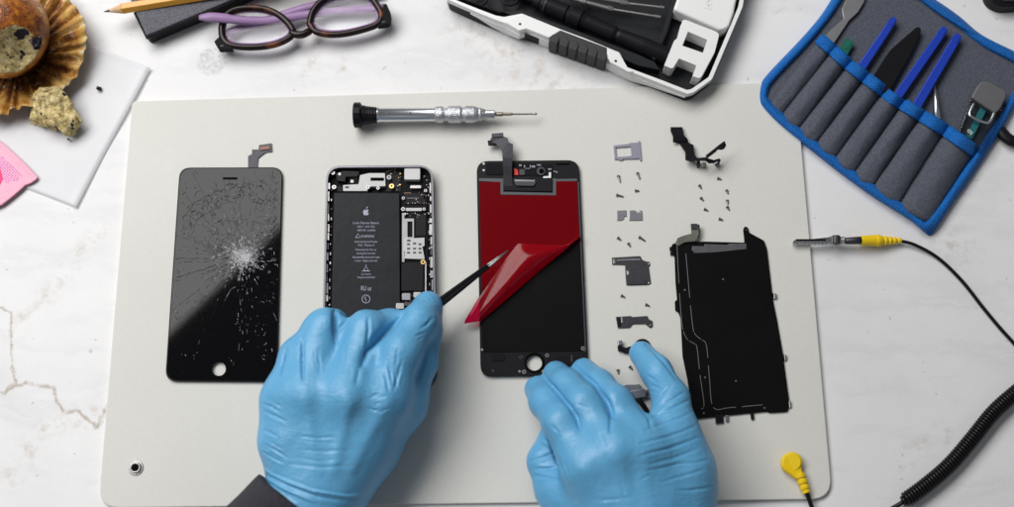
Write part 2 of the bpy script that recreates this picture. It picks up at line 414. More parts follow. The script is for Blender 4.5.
# ------------------------------------------------------------------ implicit surfaces (gloves, muffin)
def seg_d(X, a, b, ra, rb, sq=1.0):
    a = np.array(a); b = np.array(b); ab = b-a; L2 = (ab**2).sum()+1e-12
    t = np.clip(((X-a)@ab)/L2, 0, 1)
    q = X-(a+t[..., None]*ab)
    if sq != 1.0: q = q*np.array([1, 1, 1/sq])
    return np.sqrt((q**2).sum(-1))-(ra+(rb-ra)*t)
def smin(a, b, k):
    h = np.clip(0.5+0.5*(b-a)/k, 0, 1); return b*(1-h)+a*h-k*h*(1-h)
def surface_net(F, lo, hi, step):
    nx, ny, nz = [int(math.ceil((hi[i]-lo[i])/step))+1 for i in range(3)]
    xs, ys, zs = [lo[i]+step*np.arange(n) for i, n in enumerate((nx, ny, nz))]
    X = np.stack(np.meshgrid(xs, ys, zs, indexing='ij'), -1)
    V = F(X).astype(np.float32); S = V < 0
    cells = np.zeros((nx-1, ny-1, nz-1), bool); allin = np.ones_like(cells)
    acc = np.zeros((nx-1, ny-1, nz-1, 3)); cnt = np.zeros((nx-1, ny-1, nz-1))
    corner = [(i, j, k) for i in (0, 1) for j in (0, 1) for k in (0, 1)]
    def sl(A, c): return A[c[0]:nx-1+c[0], c[1]:ny-1+c[1], c[2]:nz-1+c[2]]
    for c in corner:
        cells |= sl(S, c); allin &= sl(S, c)
    active = cells & ~allin
    for a in corner:
        for ax in range(3):
            if a[ax] == 1: continue
            b = list(a); b[ax] = 1; b = tuple(b)
            va, vb = sl(V, a), sl(V, b); cr = (va < 0) != (vb < 0)
            t = np.where(cr, va/(va-vb+1e-12), 0)
            for d in range(3):
                acc[..., d] += np.where(cr, a[d]+(t if d == ax else 0), 0)
            cnt += cr
    ids = -np.ones(active.shape, int); w = np.argwhere(active); ids[active] = np.arange(len(w))
    pos = acc[active]/cnt[active][:, None]
    verts = np.array(lo)+(w+pos)*step
    quads = []
    for ax in range(3):
        sh = [0, 0, 0]; sh[ax] = 1
        A = S[:nx-sh[0], :ny-sh[1], :nz-sh[2]]; B = S[sh[0]:, sh[1]:, sh[2]:]
        e = np.argwhere(A != B); o1, o2 = [i for i in range(3) if i != ax]
        e = e[(e[:, o1] > 0) & (e[:, o2] > 0) & (e[:, o1] < S.shape[o1]-1) & (e[:, o2] < S.shape[o2]-1)]
        ins = S[e[:, 0], e[:, 1], e[:, 2]]
        def idx(d1, d2):
            q = e.copy(); q[:, o1] -= d1; q[:, o2] -= d2; return ids[q[:, 0], q[:, 1], q[:, 2]]
        q = np.stack([idx(1, 1), idx(0, 1), idx(0, 0), idx(1, 0)], 1)
        if ax == 1: q = q[:, ::-1]
        q[~ins] = q[~ins][:, ::-1]
        quads.append(q)
    return verts, np.concatenate(quads)
def net_object(name, F, lo, hi, step, m, parent=None, mat_fn=None, laplace=2, wrinkles=None):
    v, q = surface_net(F, lo, hi, step)
    e = np.concatenate([q[:, [0, 1]], q[:, [1, 2]], q[:, [2, 3]], q[:, [3, 0]]])
    for _ in range(laplace):
        acc = np.zeros_like(v); c = np.zeros(len(v))
        np.add.at(acc, e[:, 0], v[e[:, 1]]); np.add.at(acc, e[:, 1], v[e[:, 0]]); np.add.at(c, e[:, 0], 1); np.add.at(c, e[:, 1], 1)
        v = v*0.5+0.5*acc/np.maximum(c, 1)[:, None]
    root = parent
    while root is not None and root.parent: root = root.parent
    off = np.array(root.location) if root is not None else np.array([(v[:, 0].min()+v[:, 0].max())/2, (v[:, 1].min()+v[:, 1].max())/2, v[:, 2].min()])
    me = bpy.data.meshes.new(name); me.from_pydata((v-off).tolist(), [], q.tolist()); me.update()
    for mm in (m if isinstance(m, (list, tuple)) else [m]): me.materials.append(mm)
    if mat_fn is not None:
        mi = mat_fn(v[q].mean(1)).astype(np.int32); me.polygons.foreach_set('material_index', mi)
    o = bpy.data.objects.new(name, me); COL.objects.link(o)
    if wrinkles:
        sd0 = o.modifiers.new('s', 'SUBSURF'); sd0.levels = 1; sd0.render_levels = 1
        dg = bpy.context.evaluated_depsgraph_get(); dg.update()
        m2 = bpy.data.meshes.new_from_object(o.evaluated_get(dg)); o.modifiers.clear(); o.data = m2; m2.name = name; me = m2
        n = len(me.vertices); co = np.empty(n*3); me.vertices.foreach_get('co', co); co = co.reshape(-1, 3)
        nr = np.empty(n*3); me.vertices.foreach_get('normal', nr); nr = nr.reshape(-1, 3)
        w = co+off-np.array(CAM); a = w@np.array(FW); U = 507+FPX*w[:, 0]/a; V = 253.5-FPX*(w@np.array(UP))/a
        dz = np.zeros(n)
        for pts, dep, wid in wrinkles:
            d = None; tt = None; L = len(pts)-1
            for i, (p, q) in enumerate(zip(pts[:-1], pts[1:])):
                ax, ay = q[0]-p[0], q[1]-p[1]; t = np.clip(((U-p[0])*ax+(V-p[1])*ay)/(ax*ax+ay*ay+1e-9), 0, 1)
                e = np.hypot(U-p[0]-t*ax, V-p[1]-t*ay); tc = (i+t)/L
                if d is None: d, tt = e, tc
                else: tt = np.where(e < d, tc, tt); d = np.minimum(d, e)
            env = np.sin(np.pi*np.clip(tt*.9+.05, 0, 1))**.6
            rg = 0 if abs(dep) > 1.5 else .22
            dz += dep/1000*(1.5 if rg == 0 else 1)*env*(-np.exp(-np.abs(d/wid)**1.6)+rg*np.exp(-((d-2.1*wid)/(1.3*wid))**2))
        co += nr*(dz*np.clip(nr[:, 2]*1.5, 0, 1))[:, None]
        me.vertices.foreach_set('co', co.ravel()); me.update()
    me.shade_smooth()
    if parent is not None: o.parent = parent
    else: o.location = off
    return o
def jitter(lines, n, off, k, seed):
    rj = random.Random(seed); out = list(lines)
    for pts, dep, wid in lines:
        for _ in range(n):
            dx, dy = rj.gauss(0, off), rj.gauss(0, off); t = rj.uniform(.35, .8)
            c = (sum(p[0] for p in pts)/len(pts), sum(p[1] for p in pts)/len(pts))
            out.append(([(c[0]+(p[0]-c[0])*t+dx+rj.gauss(0, .5), c[1]+(p[1]-c[1])*t+dy+rj.gauss(0, .5)) for p in pts], dep*k*rj.uniform(.5, 1), max(.8, wid*.8)))
    return out
def vnoise(X, s, seed=0, oct=3):
    """cheap band-limited noise from sums of rotated sines"""
    rg = np.random.RandomState(seed); out = 0; a = 1.0; tot = 0
    for o in range(oct):
        for _ in range(4):
            k = rg.normal(size=3); k /= np.linalg.norm(k); out = out+a*np.sin((X@k)*s*(2**o)*rg.uniform(0.7, 1.3)+rg.uniform(0, 6.28)); tot += a*0.7
        a *= 0.5
    return out/tot

# ================================================================== THE SETTING
bm = bmesh.new(); prism(bm, [(-0.9, -0.6), (0.9, -0.6), (0.9, 0.8), (-0.9, 0.8)], -0.03, 0)
t = obj('marble_tabletop', bm, M['marble']); t['kind'] = 'structure'; t['label'] = 'white marble tabletop with faint brown veins'
# tabletop material reads object coordinates: keep its origin on the world origin in x and y
off = Vector(t.location)
for v in t.data.vertices: v.co += off
t.location = (0, 0, 0)

# ================================================================== WORK MAT
matc = [(132, 101), (591, 87.5), (796, 82), (832.5, 499), (98, 508)]
mo = rnd([matc[0], matc[2], matc[3], matc[4]], [5, 14, 22, 22], 8)
mt = thing('repair_mat', P(460, 300), 'large pale grey-green repair mat with rounded corners lying on the marble', 'work mat')
SN = (136, 468)
obj('mat_sheet', plate(mo, 0, MAT), M['mat'], mt, bevel=0.0006)
bm = bmesh.new(); c = P(*SN, MAT)
bmesh.ops.create_cone(bm, cap_ends=True, segments=28, radius1=0.0048, radius2=0.0044, depth=0.0008, matrix=Matrix.Translation(c+Vector((0, 0, 0.0004))))
sn = obj('snap_stud', bm, M['steel'], mt, bevel=0.0002)
bm = bmesh.new(); ring = [c+Vector((math.cos(a)*0.0028, math.sin(a)*0.0028, 0.0014)) for a in np.linspace(0, 2*math.pi, 25)]
tube(bm, ring, 0.0008, 8, caps=False); obj('stud_ring', bm, M['steel'], sn, smooth=True)
bm = bmesh.new(); bmesh.ops.create_cone(bm, cap_ends=True, segments=20, radius1=0.0024, radius2=0.0024, depth=0.0004, matrix=Matrix.Translation(c+Vector((0, 0, 0.0011))))
obj('stud_socket', bm, M['lens_dark'], sn)

# ================================================================== CRACKED DISPLAY
def up(z): return MAT+z
zt = up(0.0026)
cd = thing('cracked_display', P(222, 275, MAT), 'black front glass of a smartphone with a shattered screen, leftmost phone piece on the mat', 'phone screen')
out = rnd([(180.5, 168.5), (282, 168), (276, 381), (166, 380)], [11, 11, 12, 12], 7)
hole = circ(218.7, 368.8, 7.0, 28)
frame_out = rnd([(179.6, 167.5), (282.8, 167.2), (277.0, 382), (165.0, 381.2)], [11, 11, 12, 12], 7)
obj('bezel_frame', plate(frame_out, MAT, up(0.0020), [hole]), M['black'], cd, bevel=0.0003)
obj('front_glass', plate(out, up(0.0021), zt, [hole]), M['black_glass'], cd, bevel=0.0003, seg=2)
bm = bmesh.new(); prism(bm, LXY(rnd([(223, 177.3), (237.5, 177.3), (237.5, 179.6), (223, 179.6)], 1), zt), zt, zt+0.00012)
obj('earpiece_slot', bm, M['lens_dark'], cd)
# crack network: narrow facets with their own tilt on the glass, so they catch or lose the reflection
def crack_facet(bm, p, q, w, tilt, mi):
    a = Vector((*XY(*p, zt), zt+0.00003)); b = Vector((*XY(*q, zt), zt+0.00003)); d = b-a
    if d.length < 1e-5: return
    n = Vector((-d.y, d.x, 0)).normalized()*w/2; h = w*math.tan(tilt)
    vs = [bm.verts.new(a-n*0.4), bm.verts.new(b-n*0.4), bm.verts.new(b+n*0.4+Vector((0, 0, h))), bm.verts.new(a+n*0.4+Vector((0, 0, h)))]
    f = bm.faces.new(vs); f.normal_update()
    if f.normal.z < 0: f.normal_flip()
    f.material_index = mi
M['crack'] = simple('cracked_glass', (0.006, 0.006, 0.008), 0.10, spec=0.6)
M['powder'] = simple('powdered_glass', (0.80, 0.78, 0.86), 0.45, var=0.3, vscale=900)
def inside(p): 
    u, v = p; f = (v-168)/213
    return 169.5 < v < 379.5 and 181.5-14*f < u < 281-5.5*f and (u-218.7)**2+(v-368.8)**2 > 66
bm = bmesh.new(); rc = random.Random(5); C0 = (243, 257)
def wander(p, ang, length, wm, mi_fn, jit=0.22, step=4.0, gap=0.0):
    L = 0
    while L < length:
        st = rc.uniform(0.5, 1.3)*step; ang += rc.gauss(0, jit)
        q = (p[0]+math.cos(ang)*st, p[1]+math.sin(ang)*st)
        if not inside(q): break
        if rc.random() > gap: crack_facet(bm, p, q, PX(rc.uniform(0.35, 1.0)*wm), R(rc.choice((-1, 1))*rc.uniform(4, 38)), mi_fn(q, L))
        p = q; L += st
def near(q, L):
    d = math.hypot(q[0]-C0[0], q[1]-C0[1]); return 1 if rc.random() < math.exp(-(d/20)**2) else 0
for i in range(150):
    a = rc.uniform(0, 2*math.pi); r0 = rc.uniform(0, 5) if rc.random() < .6 else rc.uniform(8, 40)
    p = (C0[0]+math.cos(a)*r0, C0[1]+math.sin(a)*r0)
    if inside(p): wander(p, a, rc.expovariate(1/36)+12, 0.85, near, 0.06, 4, gap=0.18)
for a_deg, L_ in ((200, 62), (185, 55), (215, 70), (232, 75), (250, 80), (268, 78), (285, 60), (310, 50), (150, 70), (135, 60), (110, 85), (95, 90), (78, 70), (60, 60), (168, 60), (20, 34), (340, 34)):
    wander((C0[0]+rc.uniform(-2, 2), C0[1]+rc.uniform(-2, 2)), R(a_deg), L_, 0.9, near, 0.09, 3.4)
for rr_, a0_, a1_ in ((26, 150, 260), (38, 190, 300), (58, 200, 290), (72, 215, 285), (30, 40, 120), (48, 60, 110)):
    p = (C0[0]+rr_*math.cos(R(a0_)), C0[1]+rr_*math.sin(R(a0_)))
    for k in range(1, 16):
        a_ = R(a0_+(a1_-a0_)*k/15); r2 = rr_+rc.gauss(0, 1.6); q = (C0[0]+r2*math.cos(a_), C0[1]+r2*math.sin(a_))
        if inside(p) and inside(q) and rc.random() < .75: crack_facet(bm, p, q, PX(rc.uniform(.4, .9)), R(rc.uniform(5, 35)), 0)
        p = q
for i in range(420):      # crushed centre
    a = rc.uniform(0, 6.28); r0 = abs(rc.gauss(0, 12)); p = (C0[0]+math.cos(a)*r0*1.1+2, C0[1]+math.sin(a)*r0)
    if inside(p): wander(p, rc.uniform(0, 6.28), rc.uniform(2, 7), 1.0, near, 0.7, 2.2)
for i in range(120):      # right-hand edge, splintered all the way down
    v = rc.uniform(172, 330); f = (v-168)/213; p = (280-5.5*f-abs(rc.gauss(0, 7)), v)
    if inside(p): wander(p, rc.uniform(0, 6.28), rc.uniform(2, 8), 0.9, near, 0.6, 2.5)
for (x0, y0, x1, y1, sx, n) in ((186, 238, 200, 205, 5, 36), (200, 205, 230, 192, 6, 44), (230, 195, 270, 186, 7, 56), (190, 190, 196, 215, 3, 8), (214, 200, 216, 236, 3, 26), (255, 180, 279, 240, 5, 40), (176, 230, 174, 320, 4, 30), (196, 300, 225, 275, 6, 20)):
    for i in range(n):    # ring-shaped bands of small cracks
        t_ = rc.random(); p = (x0+(x1-x0)*t_+rc.gauss(0, sx), y0+(y1-y0)*t_+rc.gauss(0, sx))
        if inside(p): wander(p, rc.uniform(0, 6.28), rc.uniform(3, 9), 1.0, lambda q, L: 0, 0.7, 2.6)
for (x0, y0, x1, y1, sx, n) in ((235, 322, 262, 335, 7, 34), (240, 300, 262, 320, 8, 20), (170, 355, 196, 350, 3, 18), (262, 340, 272, 365, 4, 18), (225, 355, 240, 360, 4, 8), (250, 285, 272, 300, 8, 26)):
    for i in range(n):
        t_ = rc.random(); p = (x0+(x1-x0)*t_+rc.gauss(0, sx), y0+(y1-y0)*t_+rc.gauss(0, sx))
        if inside(p): wander(p, rc.uniform(0, 6.28) if rc.random() < .5 else math.atan2(p[1]-C0[1], p[0]-C0[0]), rc.uniform(1.5, 6), 0.6, lambda q, L: 1 if rc.random() < .15 else 0, 0.5, 2.0)
obj('cracks', bm, [M['crack'], M['powder']], cd)
fx = plate([(248, 169), (248, 156), (252, 154), (252, 149.5), (258.5, 149.5), (259, 145), (271.5, 143.2), (272, 151.5), (266, 152), (263, 154), (258, 158), (257, 169)], MAT+0.0006, up(0.0010))
fo = obj('flex_cable', fx, M['flex_grey'], cd)
obj('cable_connector', plate([(259.5, 146.8), (269.5, 145.5), (270, 149), (260, 150.2)], up(0.0010), up(0.0018)), M['copper'], fo, bevel=0.0001)

# ================================================================== OPEN PHONE BODY
zb = up(0.0069)
ph = thing('opened_phone', P(382, 280, MAT), 'opened smartphone body showing battery and circuit board under the gloved fingers', 'phone')
po = rnd([(326, 165.5), (433, 165), (437.5, 386), (321, 388)], [15, 15, 16, 16], 8)
pi_ = rnd([(328.2, 167.8), (431.0, 167.2), (435.2, 383.5), (323.2, 385.7)], [13, 12.5, 14, 14], 8)
obj('metal_frame', plate(po, MAT, zb, [pi_]), simple('space_grey', (0.16, 0.16, 0.175), 0.38, 0.85, var=.15, vscale=120), ph, bevel=0.0007, seg=3)
FL = up(0.0016)
obj('back_plate', plate(pi_, up(0.0004), FL), M['black_matte'], ph)
bt = obj('battery', plate(rnd([(334, 192.5), (399.5, 192.8), (400.5, 366), (330.5, 366)], 1.2, 3), FL, up(0.0048)), simple('battery_wrap', (0.014, 0.016, 0.019), 0.40, spec=0.14, var=0.2, vscale=70, bump=0.25, bscale=60, bdist=0.0015), ph, bevel=0.0005)
ZB = up(0.0048)+0.00003
def text_mesh(s, u, v, hpx, z, m, parent, name, width=None):
    cu = bpy.data.curves.new('txt', 'FONT'); cu.body = s; cu.size = PX(hpx)*1.35; cu.align_x = 'CENTER'; cu.extrude = 0.00002
    o = bpy.data.objects.new('txt', cu); COL.objects.link(o); dg = bpy.context.evaluated_depsgraph_get(); dg.update()
    me = bpy.data.meshes.new_from_object(o.evaluated_get(dg)); bpy.data.objects.remove(o)
    b = bmesh.new(); b.from_mesh(me); bpy.data.meshes.remove(me)
    if width:
        xs = [q.co.x for q in b.verts]; k = PX(width)/(max(xs)-min(xs))
        for q in b.verts: q.co.x *= k
    p = P(u, v+hpx*0.45, z)
    for q in b.verts: q.co += p
    return b
def join(bms):
    o = bmesh.new()
    for b in bms:
        me = bpy.data.meshes.new('j'); b.to_mesh(me); b.free(); o.from_mesh(me); bpy.data.meshes.remove(me)
    return o
lines = [('Li-ion Polymer Battery', 222.8, 2.5, 26), ('3.82 V   6.91 Whr', 226.6, 2.2, 18), ('1810 mAh', 230.2, 2.2, 18), ('WARNING', 236.2, 2.8, 13),
         ('Authorized Service Provider', 241.6, 2.2, 23), ('Only   Dispose of', 245.0, 2.2, 16), ('Potential for fire or', 249.6, 2.2, 21), ('burning Do not crush', 253.2, 2.2, 18),
         ('disassemble puncture heat', 257.0, 2.2, 27), ('or burn   Replace only with', 260.6, 2.2, 22), ('Li-ion', 274.0, 2.0, 9), ('Designed and assembled', 277.2, 2.0, 17), ('RU us', 288.2, 5.0, 10)]
parts = [text_mesh(s, 366+(1.5 if s == 'WARNING' else 0), v, h, ZB, None, None, 't', w) for s, v, h, w in lines]
b = bmesh.new()      # apple emblem, warning triangle, recycling ring, certification ring
ap = [(0, -2.2), (1.1, -2.9), (2.4, -2.6), (3.1, -1.6), (2.3, -0.9), (2.0, 0.1), (2.4, 1.2), (3.3, 1.7), (2.6, 3.1), (1.6, 4.0), (0.7, 3.7), (0, 3.5), (-0.8, 3.7), (-1.6, 4.0), (-2.7, 3.0), (-3.4, 1.1), (-3.3, -1.0), (-2.3, -2.5), (-1.1, -2.8)]
prism(b, LXY([(366+x*0.86, 212+y*0.86) for x, y in ap], ZB), ZB, ZB+0.00004)
prism(b, LXY([(366, 209), (366.2, 207.6), (367.6, 206.4), (367.5, 207.8)], ZB), ZB, ZB+0.00004)
for pts in ([(355.5, 237.6), (358, 233.6), (360.5, 237.6), (355.5, 237.6)], circ(366, 299, 4, 16)+[(370, 299)], [(366, 296.5), (364.5, 298), (366, 299.5), (366, 301.5)], [(363.5, 270.5), (366, 266), (368.5, 270.5), (363.5, 270.5)], [(366, 264.5), (366, 267)], [(362, 271), (370, 271)]):
    ribbon(b, pts, 0.0004, ZB, 0.00004)
obj('battery_print', join(parts+[b]), M['text'], bt)
LB = up(0.0040)
bd = obj('logic_board', plate(rnd([(401.5, 190), (427, 190), (429, 312), (402.5, 312)], 1, 2), FL, up(0.0030)), M['black_matte'], ph)
def chip(name, pts, z1, m, z0=None, parent=None, bev=0.0002, holes=()): return obj(name, plate(pts, up(0.0030) if z0 is None else z0, z1, holes), m, parent or ph, bevel=bev)
def rect(a, b, c, d): return [(a, b), (c, b), (c, d), (a, d)]
chip('rear_camera', rnd(rect(404.3, 167.8, 420.3, 179.7), 1.5, 3), up(0.0060), simple('camera_metal', (0.50, 0.49, 0.49), 0.5, 0.2, var=0.05), FL, bev=0.0004)
br = chip('top_bracket', [(343, 185), (358.5, 184), (360, 175), (369, 173), (385, 173), (385.6, 186), (379, 186.5), (368, 186.5), (367.5, 191), (343, 191)], up(0.0052), M['white_board'], FL)
chip('bracket_slot', rect(370.5, 177.6, 384, 180.8), up(0.0053), M['lens_dark'], up(0.0051), br, 0)
chip('print_mark', rect(345, 186.3, 349, 188.2), up(0.0053), M['flex_grey'], up(0.0051), br, 0)
for i, (u, v, r_, m) in enumerate([(389, 177.2, 2.3, 'white_board'), (391.6, 186, 2.5, 'gold'), (352, 181.3, 1.6, 'steel'), (339.5, 174, 1.4, 'steel'), (334, 187, 2.2, 'steel'), (403.3, 198, 1.6, 'white_board'), (403, 209, 2.0, 'steel'), (424, 209, 1.6, 'steel'), (368, 187, 1.9, 'steel'), (378, 188, 1.7, 'steel'), (425.5, 190.5, 1.6, 'steel'), (333, 172.8, 1.8, 'steel'), (404.8, 214, 1.2, 'steel'), (423, 262, 2.4, 'gold'), (420.3, 305, 2, 'steel')]):
    b = bmesh.new(); zz = up(0.0054)
    tube(b, [P(u, v, zz)+Vector((0, 0, -0.0025)), P(u, v, zz)], PX(r_), 14); s_ = obj('board_screw', b, M[m], ph)
    b = bmesh.new(); tube(b, [P(u, v, zz), P(u, v, zz)+Vector((0, 0, 0.0001))], PX(r_*0.42), 8); obj('screw_recess', b, M['lens_dark'], s_)
chip('speaker_block', [(335.5, 173), (343, 170.5), (359, 171), (359.5, 174), (357, 177), (346, 177), (345.5, 182), (337, 181)], up(0.0050), M['black'], FL, bev=0.0004)
chip('speaker_block', [(348.5, 178), (358, 177.5), (358, 184), (352, 184.5)], up(0.0046), M['black_matte'], FL, bev=0.0003)
chip('vibration_motor', rnd(rect(410, 184.8, 421.7, 188.7), 1.6, 3), up(0.0052), M['steel'], FL, bev=0.0005)
cn = chip('board_connector', rnd(rect(404, 193, 424, 204), 1, 2), up(0.0036), M['black'], None)
chip('connector_pins', rect(407, 197.2, 419, 199.2), up(0.0041), M['dark_metal'], up(0.0036), cn, 0.0001)
chip('copper_pad', rect(404, 192.5, 411, 193.4), up(0.0038), M['copper'], up(0.0036), cn, 0)
chip('retaining_bar', rnd(rect(405.6, 207.8, 422, 211), 0.8, 2), up(0.0047), M['white_board'])
sh = [(402, 213), (404.5, 213), (404.5, 218.5), (414, 218.5), (414, 242), (404.5, 242), (404.5, 262), (402, 262)]
chip('shield_fence', sh, up(0.0040), simple('tin_shield', (0.34, 0.34, 0.34), 0.45, 0.3, var=.2), bev=0.0001, holes=[rect(407.5, 221.5, 412.5, 237)])
chip('processor', rect(416, 214, 426, 236), up(0.0036), M['black'], bev=0.0002)
sr = chip('card_reader', [(404, 238), (408, 237), (409, 238.4), (424.6, 237.5), (424.6, 246), (422.5, 246.6), (424.8, 259.2), (404.4, 258.6), (405, 252), (403.5, 250)], up(0.0048), M['white_board'])
b = bmesh.new()
for x in (408.6, 414.6, 420):
    for y in (244.2, 248.6, 252.6):
        if (x, y) == (414.6, 244.2): y -= .8
        box(b, x-1.5, y-0.9, x+1.5, y+0.9, up(0.0048), up(0.0049))
box(b, 407, 239.5, 410.5, 241.5, up(0.0048), up(0.0049))
obj('contact_windows', b, M['dark_metal'], sr)
chip('speaker_cover', rnd(rect(401.5, 262.5, 423.5, 291), 0.8, 2), up(0.0044), M['black'], bev=0.0003)
chip('antenna_rail', rect(425, 262, 426.4, 296), up(0.0046), M['steel'], bev=0)
for (a, b_, c_, d_, m) in ((402, 293, 410.5, 300, 'grey_metal'), (413.5, 292, 421, 297.5, 'white_board'), (404, 302, 412, 306, 'dark_metal'), (414, 301, 424, 307, 'grey_metal'), (396, 303, 404, 309, 'steel')):
    chip('cable_socket', rnd(rect(a, b_, c_, d_), 1, 2), up(0.0050), M[m])
# clips, seals and screws along the rails: small irregular metal tabs
rt = random.Random(11)
for side in (0, 1):
    v = 183.0
    while v < 378:
        f = (v-168)/214; h = rt.uniform(2, 11); w = rt.uniform(0.8, 2.2)
        u0 = (328.6-5.0*f) if side == 0 else (431.4+4.0*f-w-0.4)
        if side == 1: w = w*1.3; u0 -= 0.6
        b = bmesh.new(); box(b, u0, v, u0+w, v+h, FL, up(rt.uniform(0.0045, 0.006))); v += h+rt.uniform(.8, 4)
        obj('rail_clip', b, M[rt.choice(('white_board', 'steel', 'grey_metal', 'dark_metal', 'steel'))], ph)
b = bmesh.new()
for i in range(46):
    u, v = rt.uniform(389, 428), rt.uniform(168, 192)
    if 401 < u < 423 and v < 191 : continue
    w, h = rt.uniform(0.5, 1.6), rt.uniform(0.4, 1.2); b = bmesh.new(); box(b, u, v, u+w, v+h, FL, up(0.0022)+rt.random()*0.002); obj('surface_component', b, M[rt.choice(('steel', 'grey_metal', 'gold', 'dark_metal', 'white_board'))], ph)
for i in range(50):
    u, v = rt.uniform(404, 428), rt.choice((rt.uniform(190, 207), rt.uniform(211, 217), rt.uniform(292, 308)))
    w, h = rt.uniform(0.4, 1.3), rt.uniform(0.4, 0.9); b = bmesh.new(); box(b, u, v, u+w, v+h, up(0.003), up(0.0037)+rt.random()*0.0005); obj('surface_component', b, M[rt.choice(('steel', 'grey_metal', 'copper', 'dark_metal'))], ph)
for k in range(44):
    v = 186+k*4.4+rt.uniform(-1, 1); f = (v-168)/214; u = (331.6-4.4*f) if k % 2 else (427.6+3.2*f); w, h = rt.uniform(.5, 1.3), rt.uniform(.8, 3.2)
    if v > 378: continue
    b = bmesh.new(); box(b, u, v, u+w, v+h, FL, up(.003)+rt.random()*.001); obj('rail_spring', b, M[rt.choice(('steel', 'white_board', 'grey_metal', 'copper'))], ph)
b = bmesh.new(); box(b, 386, 170, 401, 191.5, FL, up(0.0024)); obj('flex_strip', b, M['black'], ph); b = bmesh.new(); box(b, 335, 186.5, 342, 191.5, FL, up(0.003)); obj('flex_strip', b, M['black'], ph)
b = bmesh.new(); ribbon(b, [(386, 172), (390, 170.5), (395, 169.5)], 0.0006, up(0.0026)); obj('copper_trace', b, M['copper'], ph); b = bmesh.new(); ribbon(b, [(423.5, 199), (424, 204)], 0.0007, up(0.0034)); obj('copper_trace', b, M['copper'], ph)

# ================================================================== NEW DISPLAY with its film
nd = thing('replacement_display', P(532, 270, MAT), 'new phone display lying face down with its back half covered in red film', 'phone screen')
zf = up(0.0024)
no = rnd([(476.5, 161), (579, 160), (588.8, 375.5), (480.6, 376.5)], [12, 12, 11, 12], 7)
nh = circ(534.3, 362.8, 7.8, 28)
obj('display_frame', plate(no, MAT, zf, [nh]), M['black'], nd, bevel=0.0004)
obj('backlight_panel', plate(rnd([(479, 181), (577, 180.5), (584.5, 351), (482.5, 352.5)], 2, 3), zf-0.0004, zf+0.0004), M['black_film'], nd, bevel=0.0002)
obj('panel_edge', plate([(577.4, 182), (579, 182), (586.5, 351), (583, 352.5), (584.8, 349)], zf, zf+0.0006), M['dark_metal'], nd)
ring = [P(534.3+9*math.cos(a), 362.8+9*math.sin(a), zf)+Vector((0, 0, 0.0002)) for a in np.linspace(0, 2*math.pi, 33)]
b = bmesh.new(); tube(b, ring, 0.0007, 8, caps=False); obj('button_ring', b, M['lens_dark'], nd, smooth=True)
for (u, v, r_, m) in ((521, 357.5, 1.8, 'dark_metal'), (547, 355.5, 1.9, 'grey_metal'), (524, 372, 2.0, 'steel'), (543, 371.5, 1.5, 'steel'), (519.5, 371.5, 1.2, 'steel'), (582.8, 348.5, 1.9, 'steel'), (493, 371, 1.2, 'dark_metal'), (483.7, 164, 1.2, 'steel'), (483.7, 170.5, 1.2, 'steel'), (482, 349.8, 1.2, 'steel')):
    b = bmesh.new(); tube(b, [P(u, v, zf), P(u, v, zf)+Vector((0, 0, 0.0006))], PX(r_), 12); s_ = obj('frame_screw', b, M[m], nd)
    if r_ > 1.6:
        b = bmesh.new(); tube(b, [P(u, v, zf)+Vector((0, 0, 0.0006)), P(u, v, zf)+Vector((0, 0, 0.0007))], PX(r_*0.5), 8); obj('screw_recess', b, M['lens_dark'], s_)
for (pts, m, h) in ((rect(486, 163, 503, 174.5), 'black_matte', .0006), (rect(512, 163.5, 553, 176), 'black_matte', .0004), (rect(555.5, 160.6, 569, 163.5), 'black', .0012), (rect(519.5, 169, 525, 175), 'dark_metal', .0010), (rect(492, 354, 504.5, 361), 'black_matte', .0005), (rect(571, 355, 572.6, 362), 'dark_metal', .0006), (rect(556, 356, 580, 373), 'black_matte', .0004)):
    obj('frame_bracket', plate(rnd(pts, 1, 2), zf, zf+h), M[m], nd, bevel=0.0001)
obj('red_tape', plate([(514, 168), (517.5, 169.5), (518.5, 175), (514.5, 175)], zf+.0004, zf+.0010), M['red'], nd)
obj('white_corner', plate([(548.8, 172.3), (551, 172.3), (551, 177.8), (543, 178), (543.2, 176.4), (548.8, 176)], zf+.0004, zf+.0009), M['white'], nd)
cm = obj('front_camera', plate(circ(541, 171, 4.3, 16), zf, zf+.0012), M['dark_metal'], nd, bevel=.0001)
obj('camera_lens', plate(circ(541.5, 171, 2.5, 12), zf+.0012, zf+.0014), M['black_glass'], cm)
b = bmesh.new()
for (u, v, w, h) in ((519, 164.6, 2.6, 1.4), (524, 165, 1, 2.6), (530, 165, 1, 2.6), (532, 165.5, 3, 2), (537, 164.3, 4, 1.3), (548, 168.5, 3.5, 1.3), (553.5, 170.8, 2, 1.2), (556, 171.5, 1.5, 1.5), (525, 168.2, 5, 0.5)):
    b = bmesh.new(); box(b, u, v, u+w, v+h, zf+.0004, zf+.0009); obj('surface_component', b, M['grey_metal'], nd)
